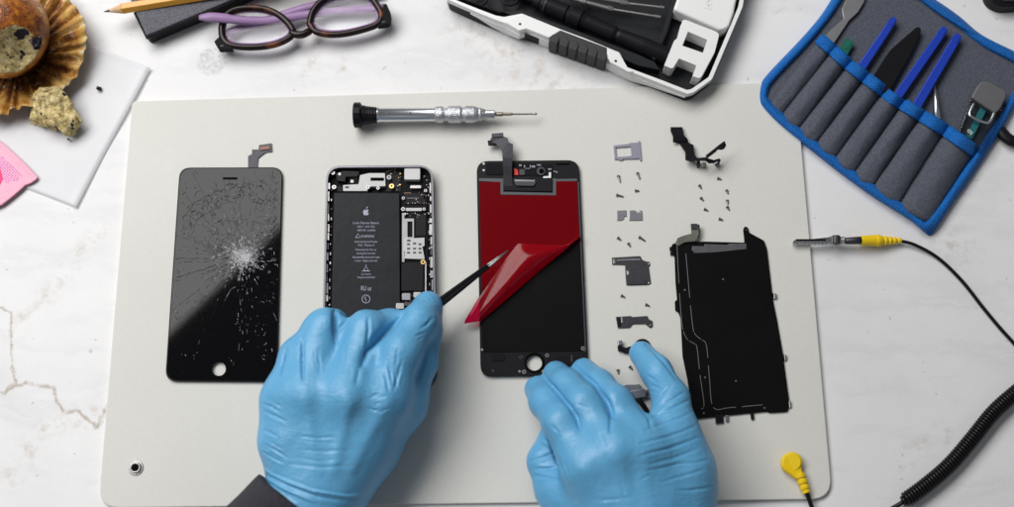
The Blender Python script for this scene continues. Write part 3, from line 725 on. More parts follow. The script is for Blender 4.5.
# flex cable arching over the top edge
fc = bmesh.new()
def strip(bm, left, right, zs, th=0.0004):
    """curved cable: two edge polylines (px) with a height at each step"""
    rows = []
    for (a, b_, z) in zip(left, right, zs):
        p, q = P(*a, z), P(*b_, z); rows.append([bm.verts.new(p), bm.verts.new(q), bm.verts.new(q-Vector((0, 0, th))), bm.verts.new(p-Vector((0, 0, th)))])
    for x, y in zip(rows[:-1], rows[1:]):
        for k in range(4): bm.faces.new((x[k], x[(k+1) % 4], y[(k+1) % 4], y[k]))
    bm.faces.new(rows[0]); bm.faces.new(rows[-1][::-1])
strip(fc, [(503, 186), (503.5, 176), (503, 166), (502.5, 158), (502, 151), (498, 146), (496, 143.5), (491, 142.5), (490.5, 138)],
          [(512.5, 186), (512, 176), (512, 166), (512.5, 158), (513, 144), (509, 142.5), (507.5, 138), (504, 136.5), (503.5, 137)],
          [zf+.0012, zf+.0026, zf+.0045, zf+.0052, zf+.0050, zf+.004, zf+.0035, zf+.003, zf+.003])
fo = obj('flex_cable', fc, M['flex_grey'], nd, bevel=0.0001)
obj('cable_head', plate([(491.5, 133.4), (503.3, 132.6), (503.6, 136.6), (491.7, 137.4)], zf+.002, zf+.0036), M['dark_metal'], fo, bevel=0.0002)
obj('cable_tab', plate([(487.6, 140.5), (490.5, 140), (497.5, 143), (497, 144.8), (488.4, 145)], zf+.001, zf+.0030), M['black'], fo, bevel=0.0002)
obj('cable_base', plate(rnd([(503, 178), (552.5, 178.5), (552.5, 191.5), (503.5, 190.5)], 1, 2), zf+.0004, zf+.0012), M['black'], nd, bevel=0.0002)
sb = obj('cable_connector', plate(rnd([(514, 179.5), (535, 180), (535.8, 182.5), (534, 186), (516, 185.5)], 1.2, 3), zf+.0012, zf+.0024), M['dark_metal'], nd, bevel=0.0003)
obj('connector_rim', plate([(514.5, 179.4), (535, 180), (534.6, 181.6), (515, 181.4)], zf+.0024, zf+.0027), M['grey_metal'], sb)
b = bmesh.new()
for pts in ([(479, 178.2), (500.5, 178.5), (500.5, 182), (479, 181)], [(500.5, 178.5), (503.2, 178.5), (503.2, 191.8), (552.8, 192.8), (552.8, 178.5), (556, 178.5), (556, 195.2), (500.5, 194.5)], [(556, 179), (577, 178.6), (577.2, 181), (556, 181.3)]):
    plate(pts, zf, zf+.0005, bm=b)
obj('adhesive_border', b, simple('grey_adhesive', (0.07, 0.072, 0.078), 0.5), nd)

# protective film: flat part, then a curl rising from the fold and coming back as a flap
zfilm = zf+0.00065
fm = bmesh.new()
flat = [(479.5, 182), (500.2, 181.8), (500.2, 195), (556.2, 195.6), (556.2, 181.6), (576.8, 181.2), (579.6, 237), (482, 319.5)]
fm_vs = [fm.verts.new(P(a, b, zfilm)) for a, b in flat]
tri = tessellate_polygon([[Vector((*XY(a, b, zfilm), 0)) for a, b in flat]])
for f in tri: fm.faces.new([fm_vs[i] for i in f])
nA = 36; nB = 14
A0, A1 = Vector((580.3, 236.3)), Vector((481.5, 321))
def far_edge(s):
    pts = [(580.3, 236.3), (566, 245.5), (518, 243.5), (508, 256), (478.5, 298), (462.8, 323.8), (481.5, 321)]
    ss = [0, 0.10, 0.42, 0.52, 0.80, 0.97, 1.0]
    for i in range(6):
        if ss[i] <= s <= ss[i+1]:
            t = (s-ss[i])/(ss[i+1]-ss[i]); return Vector(pts[i]).lerp(Vector(pts[i+1]), t)
    return Vector(pts[-1])
grid = []
for i in range(nA+1):
    s = i/nA; a = A0.lerp(A1, s); e = far_edge(s); row = []
    hgt = 0.014*math.sin(math.pi*min(1, max(0, s*0.9+0.05)))**0.7
    for j in range(nB+1):
        t = j/nB
        c_ = a.lerp(e, t); bul = math.sin(math.pi*min(t*1.6, 1))*0.25
        pa_, pe_ = P(a.x, a.y, zfilm), P(e.x, e.y, zfilm); Ls = (pe_-pa_).length
        z = zfilm+0.0001+hgt*.72*(1-(1-min(t/.5, 1))**2)-.27*max(0, t-.5)*Ls+0.0004*math.sin(t*9+s*7)*t
        # the curl leans a little past the fold line before it comes back
        d = (Vector((1, 1.15)).normalized())*0.25*bul*math.sin(math.pi*s)
        row.append(fm.verts.new(P(c_.x+d.x, c_.y+d.y, z)))
    grid.append(row)
for i in range(nA):
    for j in range(nB): fm.faces.new((grid[i][j], grid[i+1][j], grid[i+1][j+1], grid[i][j+1]))
fl = obj('protective_film', fm, M['film'], smooth=True)
tag(fl, 'glossy translucent red film half peeled off the back of the new display', 'film')

# ================================================================== SCREWDRIVER
sd = thing('precision_screwdriver', P(440, 115, MAT), 'silver precision screwdriver with black cap lying across the top of the mat', 'screwdriver')
a_, b_ = P(353.5, 115.2, up(0.0090)), P(537, 114.0, up(0.0068))
Lw = 183.5
def fr(x): return (x-353.5)/Lw
bm = bmesh.new(); lathe(bm, a_, b_, [(fr(353.5), PX(11)), (fr(354.5), PX(13)), (fr(360.5), PX(13)), (fr(361.5), PX(11.5)), (fr(362), PX(10.2)), (fr(366), PX(9.6)), (fr(366.6), PX(8.8)), (fr(368), PX(9.4)), (fr(368.8), PX(8.6)), (fr(370.5), PX(9.1)), (fr(371.3), PX(8.3)), (fr(373), PX(8.8)), (fr(374), PX(8.0)), (fr(376), PX(8.4)), (fr(377), PX(7.2))], 14)
obj('swivel_cap', bm, M['black'], sd, bevel=0.0002)
bm = bmesh.new(); lathe(bm, a_, b_, [(fr(376.6), PX(7)), (fr(377.4), PX(7.9)), (fr(379), PX(7.9)), (fr(379.6), PX(7.4)), (fr(430), PX(7.0)), (fr(435), PX(7.2))], 32)
hd = obj('handle', bm, M['alu'], sd, smooth=True)
md = hd.modifiers.new('edge', 'EDGE_SPLIT'); md.split_angle = R(40)
bm = bmesh.new()
for x in (387, 410.5):
    p = a_.lerp(b_, fr(x)); tube(bm, [p+Vector((0, -0.0008, 0.0042)), p+Vector((0, -0.0008, 0.00485))], 0.0008, 10)
obj('handle_rivet', bm, M['dark_metal'], hd)
bm = bmesh.new(); lathe(bm, a_, b_, [(fr(434.8), PX(7.2)), (fr(436), PX(8.4)), (fr(441), PX(8.6)), (fr(443.5), PX(8)), (fr(444), PX(6.6)), (fr(447.5), PX(6.8)), (fr(448), PX(8.2)), (fr(450), PX(8.8)), (fr(460), PX(8.9)), (fr(462), PX(7.4)), (fr(464), PX(7.4)), (fr(466), PX(8.9)), (fr(474), PX(8.6)), (fr(477), PX(7.6)), (fr(478.5), PX(6.8)), (fr(480), PX(7)), (fr(485.5), PX(5.0))], 30)
for v in bm.verts:      # flutes of the knurled grip
    pass
obj('knurled_grip', bm, M['knurl'], sd)
bm = bmesh.new(); lathe(bm, a_, b_, [(fr(484), PX(4.2)), (fr(486), PX(4.4)), (fr(494), PX(4.4)), (fr(495.4), PX(3.6))], 20); obj('chuck', bm, M['alu'], sd)
bm = bmesh.new(); lathe(bm, a_, b_, [(fr(495), PX(1.6)), (fr(496.5), PX(2.3)), (fr(502), PX(2.3)), (fr(503), PX(1.7)), (fr(511), PX(1.6)), (fr(513), PX(1.1)), (fr(533), PX(1.0)), (fr(535), PX(1.3)), (fr(537), PX(0.9))], 14)
obj('driver_bit', bm, simple('bit_steel', (0.42, 0.38, 0.32), 0.35, 1.0), sd)

# ================================================================== SMALL PARTS ON THE MAT
def small(name, pts, h, m, label, cat, holes=(), extra=(), group=None, bev=0.0002, z0=MAT):
    t = thing(name, P(sum(p[0] for p in pts)/len(pts), sum(p[1] for p in pts)/len(pts), MAT), label, cat, group)
    pl = obj('plate', plate(pts, z0, z0+h, holes), m, t, bevel=bev)
    for (nm, p2, a, b2, m2) in extra: obj(nm, plate(p2, z0+a, z0+b2), m2, t, bevel=0.0001)
    return t
small('card_tray', [(613.4, 145.4), (628.6, 143.8), (629.5, 143), (638.3, 142.4), (638.5, 141), (639.8, 140.8), (641.6, 160.3), (640.2, 160.6), (639.8, 158.4), (623.5, 158.9), (622, 160), (619, 160), (618, 159), (614.6, 159.2)], 0.0012, M['tray_metal'],
      'small lilac grey card tray with an open rectangular window, top of the column of parts', 'card tray', holes=[[(615.6, 147.4), (630.6, 146.4), (631.4, 155.4), (628, 156.3), (616.4, 156.9)]])
small('metal_shim', [(616.8, 210.6), (626.4, 210.2), (626.6, 216.4), (624, 216.8), (624, 219), (621, 220.6), (617, 220.6)], 0.0006, M['grey_metal'], 'small square grey metal shim with a notched corner, left one of the pair', 'metal shim')
small('metal_clip', [(629.4, 210.4), (635, 210.2), (637.5, 213.5), (640, 213), (639.5, 210.3), (641.9, 210.4), (642.6, 220.2), (629.2, 220.4)], 0.0008, M['grey_metal'], 'grey metal clip with a V-shaped nick in its upper edge, right one of the pair', 'metal clip',
      extra=[('contact', [(636.2, 211.4), (639.6, 211.2), (638, 214)], .0008, .0012, M['white_board'])])
small('shield_bracket', [(611.8, 257.6), (640.4, 256), (642.2, 259.8), (646.5, 261.5), (649.5, 261.8), (650.3, 264.5), (648.8, 267), (651, 283.5), (648, 284.8), (629, 285.3), (626.3, 285), (625.6, 276), (625, 265), (612.2, 264.6)], 0.0007, M['dark_metal'],
      'dark L-shaped metal bracket with a narrow arm, largest in the column of parts', 'metal bracket', holes=[circ(648.3, 263.4, 1.0, 10), circ(648.4, 282.4, 1.1, 10)],
      extra=[('fold', [(626.8, 280.5), (646, 279.8), (646.4, 284), (627, 284.6)], .0007, .0013, M['flex_grey']), ('contact', [(613, 259), (615.2, 258.8), (615.6, 263.5), (613.2, 263.6)], .0007, .001, M['steel']), ('contact', [(626.6, 270), (629, 272), (628.6, 274.5), (626.8, 275)], .0007, .001, M['white_board']), ('ridge', [(617, 259.4), (640, 258.2), (640.4, 260.4), (617, 261)], .0007, .0011, M['grey_metal'])])
small('connector_bracket', [(615.8, 316.8), (631, 315.9), (632, 317), (647.3, 315.8), (648.8, 319.4), (652.3, 320.7), (652.6, 326.2), (650, 327.8), (648, 326), (645, 323.7), (632.5, 324), (629.6, 327.6), (617.8, 328)], 0.0010, M['dark_metal'],
      'dark oblong metal bracket with a stepped lower edge, below the L-shaped one', 'metal bracket', holes=[circ(649.8, 324.3, 1.1, 10)], extra=[('ridge', [(621, 317), (622.6, 317), (623.2, 323), (621.4, 322.6)], .0010, .0016, M['steel']), ('fold', [(616.6, 318), (620, 317.8), (621, 326), (618, 326.6)], .0010, .0015, M['black'])])
hb = thing('button_cable', P(632, 346, MAT), 'black button flex cable with a round button under the raised fingertip', 'flex cable')
obj('round_button', plate(circ(642.5, 346.2, 8.2, 24, 7.6), MAT, up(0.0016)), M['black'], hb, bevel=0.0004)
obj('ribbon', plate([(620, 346), (626, 347.5), (634, 345), (636, 350), (628, 353.5), (623, 352.5), (619.5, 350)], MAT+.0002, up(0.0022)), M['black'], hb, bevel=0.0004)
obj('connector', plate([(617.5, 341), (622, 339.8), (623, 344.5), (618.4, 345.6)], MAT+.0006, up(0.0034)), M['grey_metal'], hb, bevel=0.0004)
obj('clasp', plate([(617.6, 346), (621, 345.4), (622, 350), (618.6, 350.8)], MAT, up(0.0028)), M['black_matte'], hb, bevel=0.0003)
dk = thing('charging_port', P(637, 394, MAT), 'grey metal charging port piece with a dark cable, between the two gloved fingers', 'charging port')
obj('port_plate', plate([(622, 385.5), (627, 384.6), (638, 384.5), (641.5, 387.5), (642.5, 392), (630, 397), (626, 392)], MAT, up(0.0014)), M['grey_metal'], dk, bevel=0.0002)
obj('port_shell', plate([(630, 391), (642.5, 388), (646.5, 390.2), (646.5, 397), (635.5, 399)], MAT, up(0.0042)), M['grey_metal'], dk, bevel=0.0006)
for (u, v) in ((648.3, 391.5), (649.7, 396.2), (638.5, 386.3)):
    b = bmesh.new(); c_ = P(u, v, up(0.0018)); tube(b, [c_+Vector((0, 0, -.0015)), c_], PX(2.2), 12); obj('screw_lug', b, M['steel'], dk)
b = bmesh.new(); tube(b, catmull([P(634, 396, up(.002)), P(640, 401, up(.003)), P(645, 408, up(.002)), P(650, 416, up(.001))], 5), 0.0016, 8, flat=0.5); obj('port_cable', b, M['black'], dk)

# loose black flex, crumpled and standing off the mat
lf = thing('loose_flex_cable', P(698, 148, MAT), 'crumpled black flex cable with two curled branches beside the card tray', 'flex cable')
b = bmesh.new()
strip(b, [(670.6, 127), (670.6, 131), (673, 136), (673, 142.2), (679, 143), (682, 147), (685.4, 152), (685.4, 160), (690.5, 161.5), (696, 160.6)],
         [(682.5, 127), (683.2, 131), (684.2, 135.4), (687.8, 139), (688.4, 142.4), (693.7, 145), (693.9, 150.8), (695, 155), (696.4, 157.4), (698.5, 157.6)],
         [up(.002), up(.003), up(.0034), up(.0028), up(.0016), up(.0028), up(.0044), up(.0046), up(.006), up(.007)], .0005)
obj('wide_ribbon', b, M['black_matte'], lf, bevel=0.0001)
b = bmesh.new()
strip(b, [(696, 158), (701, 157.6), (705.8, 157), (709, 158.6), (714, 160), (719, 158.4), (721, 160), (718.5, 164), (716, 166)],
         [(696.5, 161), (701, 160.6), (706, 161), (709, 163.2), (714, 163), (718, 160.8), (719, 161.4), (716.6, 163.4), (714.5, 164.6)],
         [up(.007), up(.009), up(.010), up(.009), up(.008), up(.008), up(.006), up(.004), up(.002)], .0006)
obj('lower_branch', b, M['black_matte'], lf)
b = bmesh.new()
strip(b, [(705.6, 155.4), (712, 150.5), (718, 145.6), (724.6, 140.8), (726.3, 145.4)],
         [(707.5, 158), (714, 153.2), (718, 149.4), (722, 149.6), (724.4, 148.6)], [up(.010), up(.013), up(.015), up(.015), up(.013)], .0006)
obj('upper_branch', b, M['black_matte'], lf)
for pts, zz, m in (([(697.4, 161), (700, 161), (700.4, 165.4), (698, 165.6)], .005, 'black'), ([(701, 162.5), (706, 161.8), (706.8, 165.2), (702.5, 166.4)], .004, 'steel'), ([(711, 151.6), (715.8, 149.6), (716.5, 151.6), (712.6, 153.4)], .009, 'steel'), ([(717, 161), (720, 161.2), (719.4, 165), (717, 165)], .004, 'grey_metal')):
    obj('cable_contact', plate(pts, up(0.0001), up(zz)) if zz < .006 else plate(pts, up(zz-.001), up(zz)), M[m], lf, bevel=.0002)

# heat shield plate
hs = thing('shield_plate', P(732, 330, MAT), 'large flat black shield plate with silver traced lines, right side of the mat', 'shield plate')
so = [(671, 247), (673, 243.5), (690, 241.8), (704, 241.5), (744.6, 242.6), (744, 236), (743.2, 229), (745, 226.2), (748, 227.5), (749, 232.5), (764, 240.6), (767, 249), (772.2, 293), (774, 294), (774, 298), (772.8, 299), (777.4, 322), (783, 354), (785, 356), (784.5, 360), (783.8, 361), (788.5, 396), (789.6, 403), (788, 411), (785.5, 412), (769.2, 413), (767.4, 411.6), (726, 415.5), (695.6, 419), (692.4, 413), (687.6, 380), (682.6, 356), (680.6, 318), (678.4, 312), (675.4, 311), (674.8, 301), (677.2, 300), (675.6, 283), (674.6, 256), (671.4, 254)]
zs_ = up(0.0012)
pl = obj('sheet', plate(rnd(so, 1.2, 2), MAT+.0003, zs_, [circ(746, 229.4, 1.0, 10)]), M['black_film'], hs, bevel=0.0002)
b = bmesh.new()
for pts in ([(677, 246), (678.4, 275), (681.5, 320), (684, 333), (688, 340), (694, 343.5), (697, 348), (700, 375), (704, 404), (701.5, 409)],
            [(685.8, 253.5), (689, 290), (692.5, 325), (695, 334), (701, 339.5), (706.5, 346), (709.5, 380), (713.4, 407.5), (730, 407.6), (762.5, 404.8)]):
    q = [(p.x, p.y) for p in catmull([Vector((x, y)) for x, y in pts], 5)]
    for i in range(0, len(q)-1):
        if i % 7 != 6: ribbon(b, q[i:i+2], 0.00034, zs_, 0.0001)
obj('traced_lines', b, simple('silver_line', (0.24, 0.24, 0.25), 0.4, 0.5), pl)
obj('adhesive_strip', plate([(692.5, 246), (704, 246.2), (705, 244), (727, 244.8), (729, 243.6), (746.2, 243.4), (746.6, 249), (738, 249.8), (722, 251.5), (712, 252.4), (694.5, 253), (692, 250)], zs_, zs_+.0004), simple('grey_foil', (0.13, 0.13, 0.14), 0.32, 0.4, var=0.3, vscale=300), hs, bevel=.0001)
b = bmesh.new()
strip(b, [(690.6, 224), (691, 229), (691.2, 233.6), (684, 235.4), (677.5, 238), (675, 243.5)], [(697.8, 224), (698.6, 229), (698.8, 235), (695.5, 240.5), (686, 241.6), (677.6, 246)], [up(.0042), up(.0048), up(.0046), up(.004), up(.003), up(.0014)], .0004)
fo = obj('flex_tail', b, M['flex_tan'], hs, bevel=.0001)
obj('tail_connector', plate([(690.8, 223.6), (697.4, 223.6), (697.6, 229), (691.2, 229)], up(.0048), up(.0056)), M['dark_metal'], fo, bevel=.0002)
b = bmesh.new(); box(b, 698.2, 224.5, 699.6, 236, up(.0008), up(.0045)); obj('tail_edge', b, M['black'], fo)
for pts, m in (([(715.4, 415), (723, 414.6), (724, 422.6), (716, 423.4)], 'black'), ([(725.3, 415.5), (728.6, 415), (729, 421), (726, 421.4)], 'grey_metal'), ([(750.4, 413), (753.6, 412.6), (754.4, 419), (751.4, 419.6)], 'black'), ([(774, 293), (776.6, 293.6), (777, 298.4), (774, 299)], 'steel'), ([(784, 354.4), (786.6, 355), (787, 359), (785, 361)], 'steel'), ([(789, 400.5), (791, 401), (791.4, 407), (789.4, 408)], 'steel'), ([(669.6, 247), (672, 246.6), (672.4, 250.4), (669.8, 250.4)], 'black'), ([(670.2, 252), (673, 251.8), (673.2, 255), (670.6, 255)], 'black')):
    obj('side_tab', plate(pts, MAT+.0001, up(.0016)), M[m], hs, bevel=.0002)
b = bmesh.new()
for (u, v) in ((723, 279.3), (735.8, 381), (705, 377.5), (684.8, 290), (703.8, 413.2), (764.4, 408), (752.3, 417), (727.4, 418.6)):
    c_ = P(u, v, zs_); tube(b, [c_, c_+Vector((0, 0, .0003))], PX(0.9), 8)
obj('rivets', b, M['grey_metal'], hs)

# screws
sb_ = bmesh.new(); tube(sb_, [(-0.0013, 0, 0.0007), (-0.0007, 0, 0.0007)], 0.0010, 10); tube(sb_, [(-0.0007, 0, 0.0007), (0.0, 0, 0.0006), (0.0014, 0, 0.0006)], [0.00055, 0.0006, 0.0005], 8)
sme = bpy.data.meshes.new('screw'); sb_.to_mesh(sme); sb_.free(); sme.materials.append(M['screw'])
lb = bmesh.new(); tube(lb, [(-0.0022, 0, 0.0008), (-0.0015, 0, 0.0008)], 0.0010, 10); tube(lb, [(-0.0015, 0, 0.0008), (0.0024, 0, 0.0006)], [0.0006, 0.00055], 8)
lme = bpy.data.meshes.new('long_screw'); lb.to_mesh(lme); lb.free(); lme.materials.append(M['screw'])
SCW = [(619, 179, 75, 1, 'long dark screw standing askew below the card tray, the one to its left side'), (638.3, 176, 70, 1, 'long dark screw just below the card tray, closer to its wide end'), (636.8, 191, 8, 0, 'short screw above the nicked metal clip'), (619.4, 196, 15, 1, 'screw lying flat above the square metal shim'),
       (619, 239, 40, 0, 'first of three screws above the L-shaped bracket, over its narrow arm'), (629, 245, 60, 0, 'middle one of three screws above the L-shaped bracket'), (641.6, 239, 35, 1, 'slanted long screw above the L-shaped bracket'), (622.7, 296.5, 30, 0, 'screw below the L-shaped bracket, closer to the opened phone'), (647.2, 305.3, 25, 0, 'screw between the two dark brackets, closer to the shield plate'),
       (618, 371.6, 80, 0, 'lone screw by the gloved ring finger below the button cable'), (630.6, 368, 50, 0, 'lone screw closest to the gloved little finger'),
       (700, 187, 60, 0, 'upper screw in the left row below the loose flex cable'), (719, 179, 20, 0, 'topmost screw in the cluster below the loose flex cable'), (701.7, 199.3, 50, 0, 'middle screw in the left row below the loose flex cable'), (727, 192, 70, 0, 'uppermost of three screws in the right row below the loose flex cable'),
       (727.2, 202.2, 80, 0, 'middle of three screws in the right row below the loose flex cable'), (727.8, 208.4, 60, 0, 'lowest of three screws in the right row below the loose flex cable'), (705.7, 210, 30, 0, 'lowest screw in the left row below the loose flex cable'), (720.5, 219.6, 25, 0, 'bottom screw of the cluster, just above the shield plate')]
for (u, v, a, lg, lab) in SCW:
    o = bpy.data.objects.new('screw', lme if lg else sme); COL.objects.link(o); o.location = P(u, v, MAT); o.rotation_euler = (0, 0, -R(a)); tag(o, lab, 'screw', 'tiny loose screws laid out on the mat')

# ================================================================== TWEEZERS
tw = thing('tweezers', P(450, 300, MAT), 'black-handled steel tweezers held between gloved thumb and finger, tip on the red film', 'tweezers')
T0, T1, T2 = P(508, 250.6, up(.0100)), P(488, 266, up(.014)), P(420, 318, up(.034))
for sgn in (1, -1):
    sd_ = (T0-T2).cross(Vector((0, 0, 1))).normalized()*sgn
    b = bmesh.new(); pts = [T0+sd_*0.0001, T0.lerp(T1, .4)+sd_*0.0004, T1+sd_*0.0007]; tube(b, pts, [.0003, .0005, .0009], 8)
    tp = obj('steel_tip', b, M['steel'], tw, smooth=True)
    b = bmesh.new(); pts = [T1+sd_*0.0007, T1.lerp(T2, .3)+sd_*.0010, T1.lerp(T2, .6)+sd_*.0013, T2+sd_*.0016, T2+(T2-T1)*.35+sd_*.0016]; tube(b, pts, [.0010, .0014, .0016, .0018, .0018], 10, flat=.7)
    obj('black_arm', b, M['black'], tw, smooth=True)

# ================================================================== GLOVED HANDS
def H(u, v, zmm): return tuple(P(u, v, MAT+zmm/1000))
def chain(X, pts, k=.004, sq=1.0):
    d = None
    for (a, ra), (b, rb) in zip(pts[:-1], pts[1:]):
        e = seg_d(X, a, b, ra/1000, rb/1000, sq); d = e if d is None else smin(d, e, k)
    return d
def crease(X, pts, depth, width):
    """groove (depth > 0) or ridge along a line, falling off sideways"""
    d = None
    for a, b in zip(pts[:-1], pts[1:]):
        e = seg_d(X, a, b, 0, 0); d = e if d is None else np.minimum(d, e)
    return depth/1000*np.exp(-(d/(width/1000))**2)

L_palm = [[(H(292, 575, 22), 23), (H(310, 520, 23), 22.5), (H(314, 482, 25), 22)],
          [(H(302, 490, 24), 18), (H(290, 440, 32), 17), (H(286, 400, 38), 13.5)],
          [(H(312, 480, 26), 19), (H(308, 398, 45), 14)],
          [(H(324, 480, 26), 19), (H(347, 398, 49), 14)],
          [(H(338, 480, 28), 20), (H(384, 402, 44), 13.5)],
          [(H(328, 490, 20), 19), (H(366, 446, 22), 19), (H(400, 404, 24), 14.5)],
          [(H(305, 470, 18), 16), (H(330, 400, 26), 20)]]
L_fing = [[(H(286, 400, 38), 12.8), (H(299, 360, 36), 11), (H(306, 350, 18), 9.5), (H(312, 370, 11), 8.5)],
          [(H(296, 388, 40), 12), (H(303, 356, 38), 11.3), (H(317, 339, 38), 11.3)],
          [(H(308, 392, 45), 13.2), (H(325, 329, 41), 11.8), (H(332, 326, 22), 10), (H(335, 345, 12), 9)],
          [(H(347, 392, 49), 13.2), (H(367, 331, 43), 11.8), (H(390, 326, 31), 10), (H(410, 328, 20), 9)],
          [(H(384, 400, 44), 13.2), (H(402, 352, 47), 11.6), (H(419, 322, 38), 10.4), (H(428, 305, 29), 8.8)],
          [(H(400, 404, 24), 14), (H(418, 362, 24), 11.5), (H(424, 330, 24), 10.5), (H(426, 315, 25), 8.8)]]
def gloveF(palm, fing, creases, kf=.0028, kp=.009, seed=1):
    def F(X):
        d = None
        for c in palm:
            e = chain(X, c, .01); d = e if d is None else smin(d, e, .012)
        f = None
        for c in fing:
            e = chain(X, c, .005); f = e if f is None else smin(f, e, kf)
        d = smin(d, f, kp)
        for (pts, dep, wid) in creases: d = d+crease(X, [H(*p) for p in pts], dep, wid)
        return d+vnoise(X, 110, seed, 2)*0.0003
    return F
L_cr = [([(403, 309, 46), (385, 330, 50), (370, 346, 54), (363, 362, 58)], 4.0, 2.2), ([(336, 306, 48), (335, 325, 50), (336, 342, 54)], 3.4, 2.0),
        ([(305, 394, 61), (306, 396, 61)], -1.3, 6), ([(349, 396, 65), (350, 398, 65)], -1.5, 6.5), ([(385, 398, 59), (386, 400, 59)], -1.4, 6),
        ([(306, 402, 60), (318, 470, 50)], -1.2, 3.4), ([(349, 404, 64), (334, 470, 52)], -1.2, 3.4), ([(386, 404, 59), (352, 468, 50)], -1.0, 3.6), ([(288, 410, 48), (300, 470, 44)], -0.8, 3.4)]
def arc(u, v, r, a0, a1, n=7): return [(u+r*math.cos(R(a0+(a1-a0)*i/n)), v+r*.8*math.sin(R(a0+(a1-a0)*i/n))) for i in range(n+1)]
SOFT = .72
L_wr = [([(286, 349), (283.5, 360), (280.5, 376)], 1.9, 1.5), ([(302, 339), (301.5, 358), (303, 379)], 1.9, 1.5), ([(335.5, 308), (334.5, 322), (335.8, 343)], 2.6, 1.8), ([(355, 311), (345, 322), (336, 333)], 1.3, 1.7),
        ([(404, 311), (392, 325), (378, 340), (367, 351), (362, 366)], 2.2, 1.7), ([(368, 319), (368.5, 330), (366.5, 348)], 1.3, 1.5), ([(360, 366), (356, 385)], .8, 2.2)]
L_wr += jitter([([(397, 350), (396.5, 365)], .8, 1.2), ([(388, 361), (392, 381)], .9, 1.2), ([(385, 374), (389, 390)], .8, 1.2), ([(394.5, 374), (397, 387)], .9, 1.2), ([(402, 360), (394, 390)], .8, 1.2)], 1, 2.2, .5, 1)
L_wr += [(arc(377, 400, r_, 200-r_*9, 380+r_*3), .75, 1.1) for r_ in ()]
L_wr += jitter([(arc(377, 401, 8, 200, 330), .5, 1.2), ([(366, 392), (378, 398), (386, 396)], .5, 1.1), ([(368, 408), (380, 412), (390, 408)], .5, 1.1)], 2, 3.0, .7, 8)
L_wr += jitter([([(264, 404), (271, 407), (279, 411)], .7, 1.1), ([(264, 411), (275, 416), (285, 421)], .7, 1.1), ([(263, 444), (275, 450), (286, 457)], .8, 1.1), ([(263, 452), (275, 459), (284, 463)], .8, 1.1), ([(263, 430), (277, 436)], .6, 1.1)], 2, 3, .6, 2)
L_wr += [([(262, 468), (272, 475), (285, 481), (312, 491), (347, 496.5), (362, 495)], -1.2, 1.2), ([(266, 478), (280, 487), (300, 496), (315, 502)], -1.0, 1.2), ([(272, 486), (284, 497), (297, 505)], -1.0, 1.2), ([(268, 473), (288, 486), (318, 497), (345, 501)], .8, 1.5)]
L_wr += jitter([([(296, 436), (315, 438), (335, 437)], .30, 1.2), ([(300, 450), (325, 452), (350, 450)], .30, 1.2), ([(290, 464), (320, 468), (355, 466)], .30, 1.2), ([(420, 329), (427, 325), (433, 318)], .8, 1.2), ([(416, 336), (424, 333)], .7, 1.1), ([(425, 300), (430, 303)], .4, 1.0), ([(345, 345), (344, 372)], .4, 1.4), ([(318, 350), (320, 372)], .4, 1.4), ([(428, 340), (424, 365), (412, 395)], .5, 1.6)], 2, 3.5, .8, 3)
pr = thing('person', P(460, 520, 0), 'person in blue nitrile gloves and dark sleeve working on the phone parts', 'person')
lo_ = P(225, 600, 0); hi_ = P(470, 275, .0)
net_object('gloved_hand', gloveF(L_palm, L_fing, L_cr, .0065, .012, seed=3), (P(235, 500, .04).x, P(300, 545, .03).y, MAT+.0006), (P(465, 300, .04).x, P(300, 270, .04).y, .085), .0014, M['glove'], pr, wrinkles=L_wr)['label'] = 'gloved hand gripping the tweezers'

R_palm = [[(H(655, 600, 28), 26), (H(648, 545, 30), 27), (H(640, 515, 31), 27)],
          [(H(655, 530, 29), 20), (H(682, 470, 34), 18), (H(673, 436, 37), 14.5)],
          [(H(645, 520, 32), 20), (H(645, 450, 47), 14.5)],
          [(H(630, 520, 32), 20), (H(615, 452, 50), 14.5)],
          [(H(620, 530, 30), 22), (H(588, 468, 44), 15)],
          [(H(625, 540, 22), 22), (H(574, 500, 22), 15)],
          [(H(688, 545, 26), 20), (H(688, 500, 29), 16)],
          [(H(640, 500, 20), 16), (H(630, 460, 26), 18)]]
R_fing = [[(H(588, 466, 44), 13.8), (H(561, 422, 41), 10.8), (H(546, 402, 26), 9.7), (H(537.5, 389.0, 12), 8.4)],
          [(H(615, 452, 49), 13.4), (H(584, 405, 42), 11.0), (H(566, 386, 28), 9.9), (H(556, 374, 13), 8.4)],
          [(H(643, 450, 46), 13.2), (H(614, 404, 40), 10.8), (H(598, 386, 27), 9.7), (H(584, 371, 13), 8.3)],
          [(H(673, 438, 37), 13.6), (H(671, 398, 33), 10.6), (H(656, 371, 22), 9.2), (H(641.5, 353.5, 12.5), 8.0)],
          [(H(588, 512, 22), 15), (H(556, 488, 20), 12.3), (H(546, 462, 17), 10.8), (H(556, 432, 13), 9.2)]]
R_cr = [([(544, 377, 24), (559, 394, 42), (577, 418, 52)], 0.7, 2.0), ([(573, 364, 24), (595, 383.5, 44), (607, 401.5, 50), (611, 418, 54)], 2.2, 2.0), ([(587, 466, 59), (588, 468, 59)], -1.3, 6), ([(616, 452, 64), (617, 454, 64)], -1.4, 6), ([(641, 450, 61), (642, 452, 61)], -1.3, 6), ([(672, 440, 51), (673, 442, 51)], -.8, 6),
        ([(588, 470, 59), (622, 530, 52)], -1.1, 3.6), ([(617, 456, 64), (636, 530, 52)], -1.0, 3.6), ([(642, 454, 61), (650, 530, 52)], -1.2, 3.6), ([(674, 446, 51), (668, 530, 48)], -.8, 3.6)]
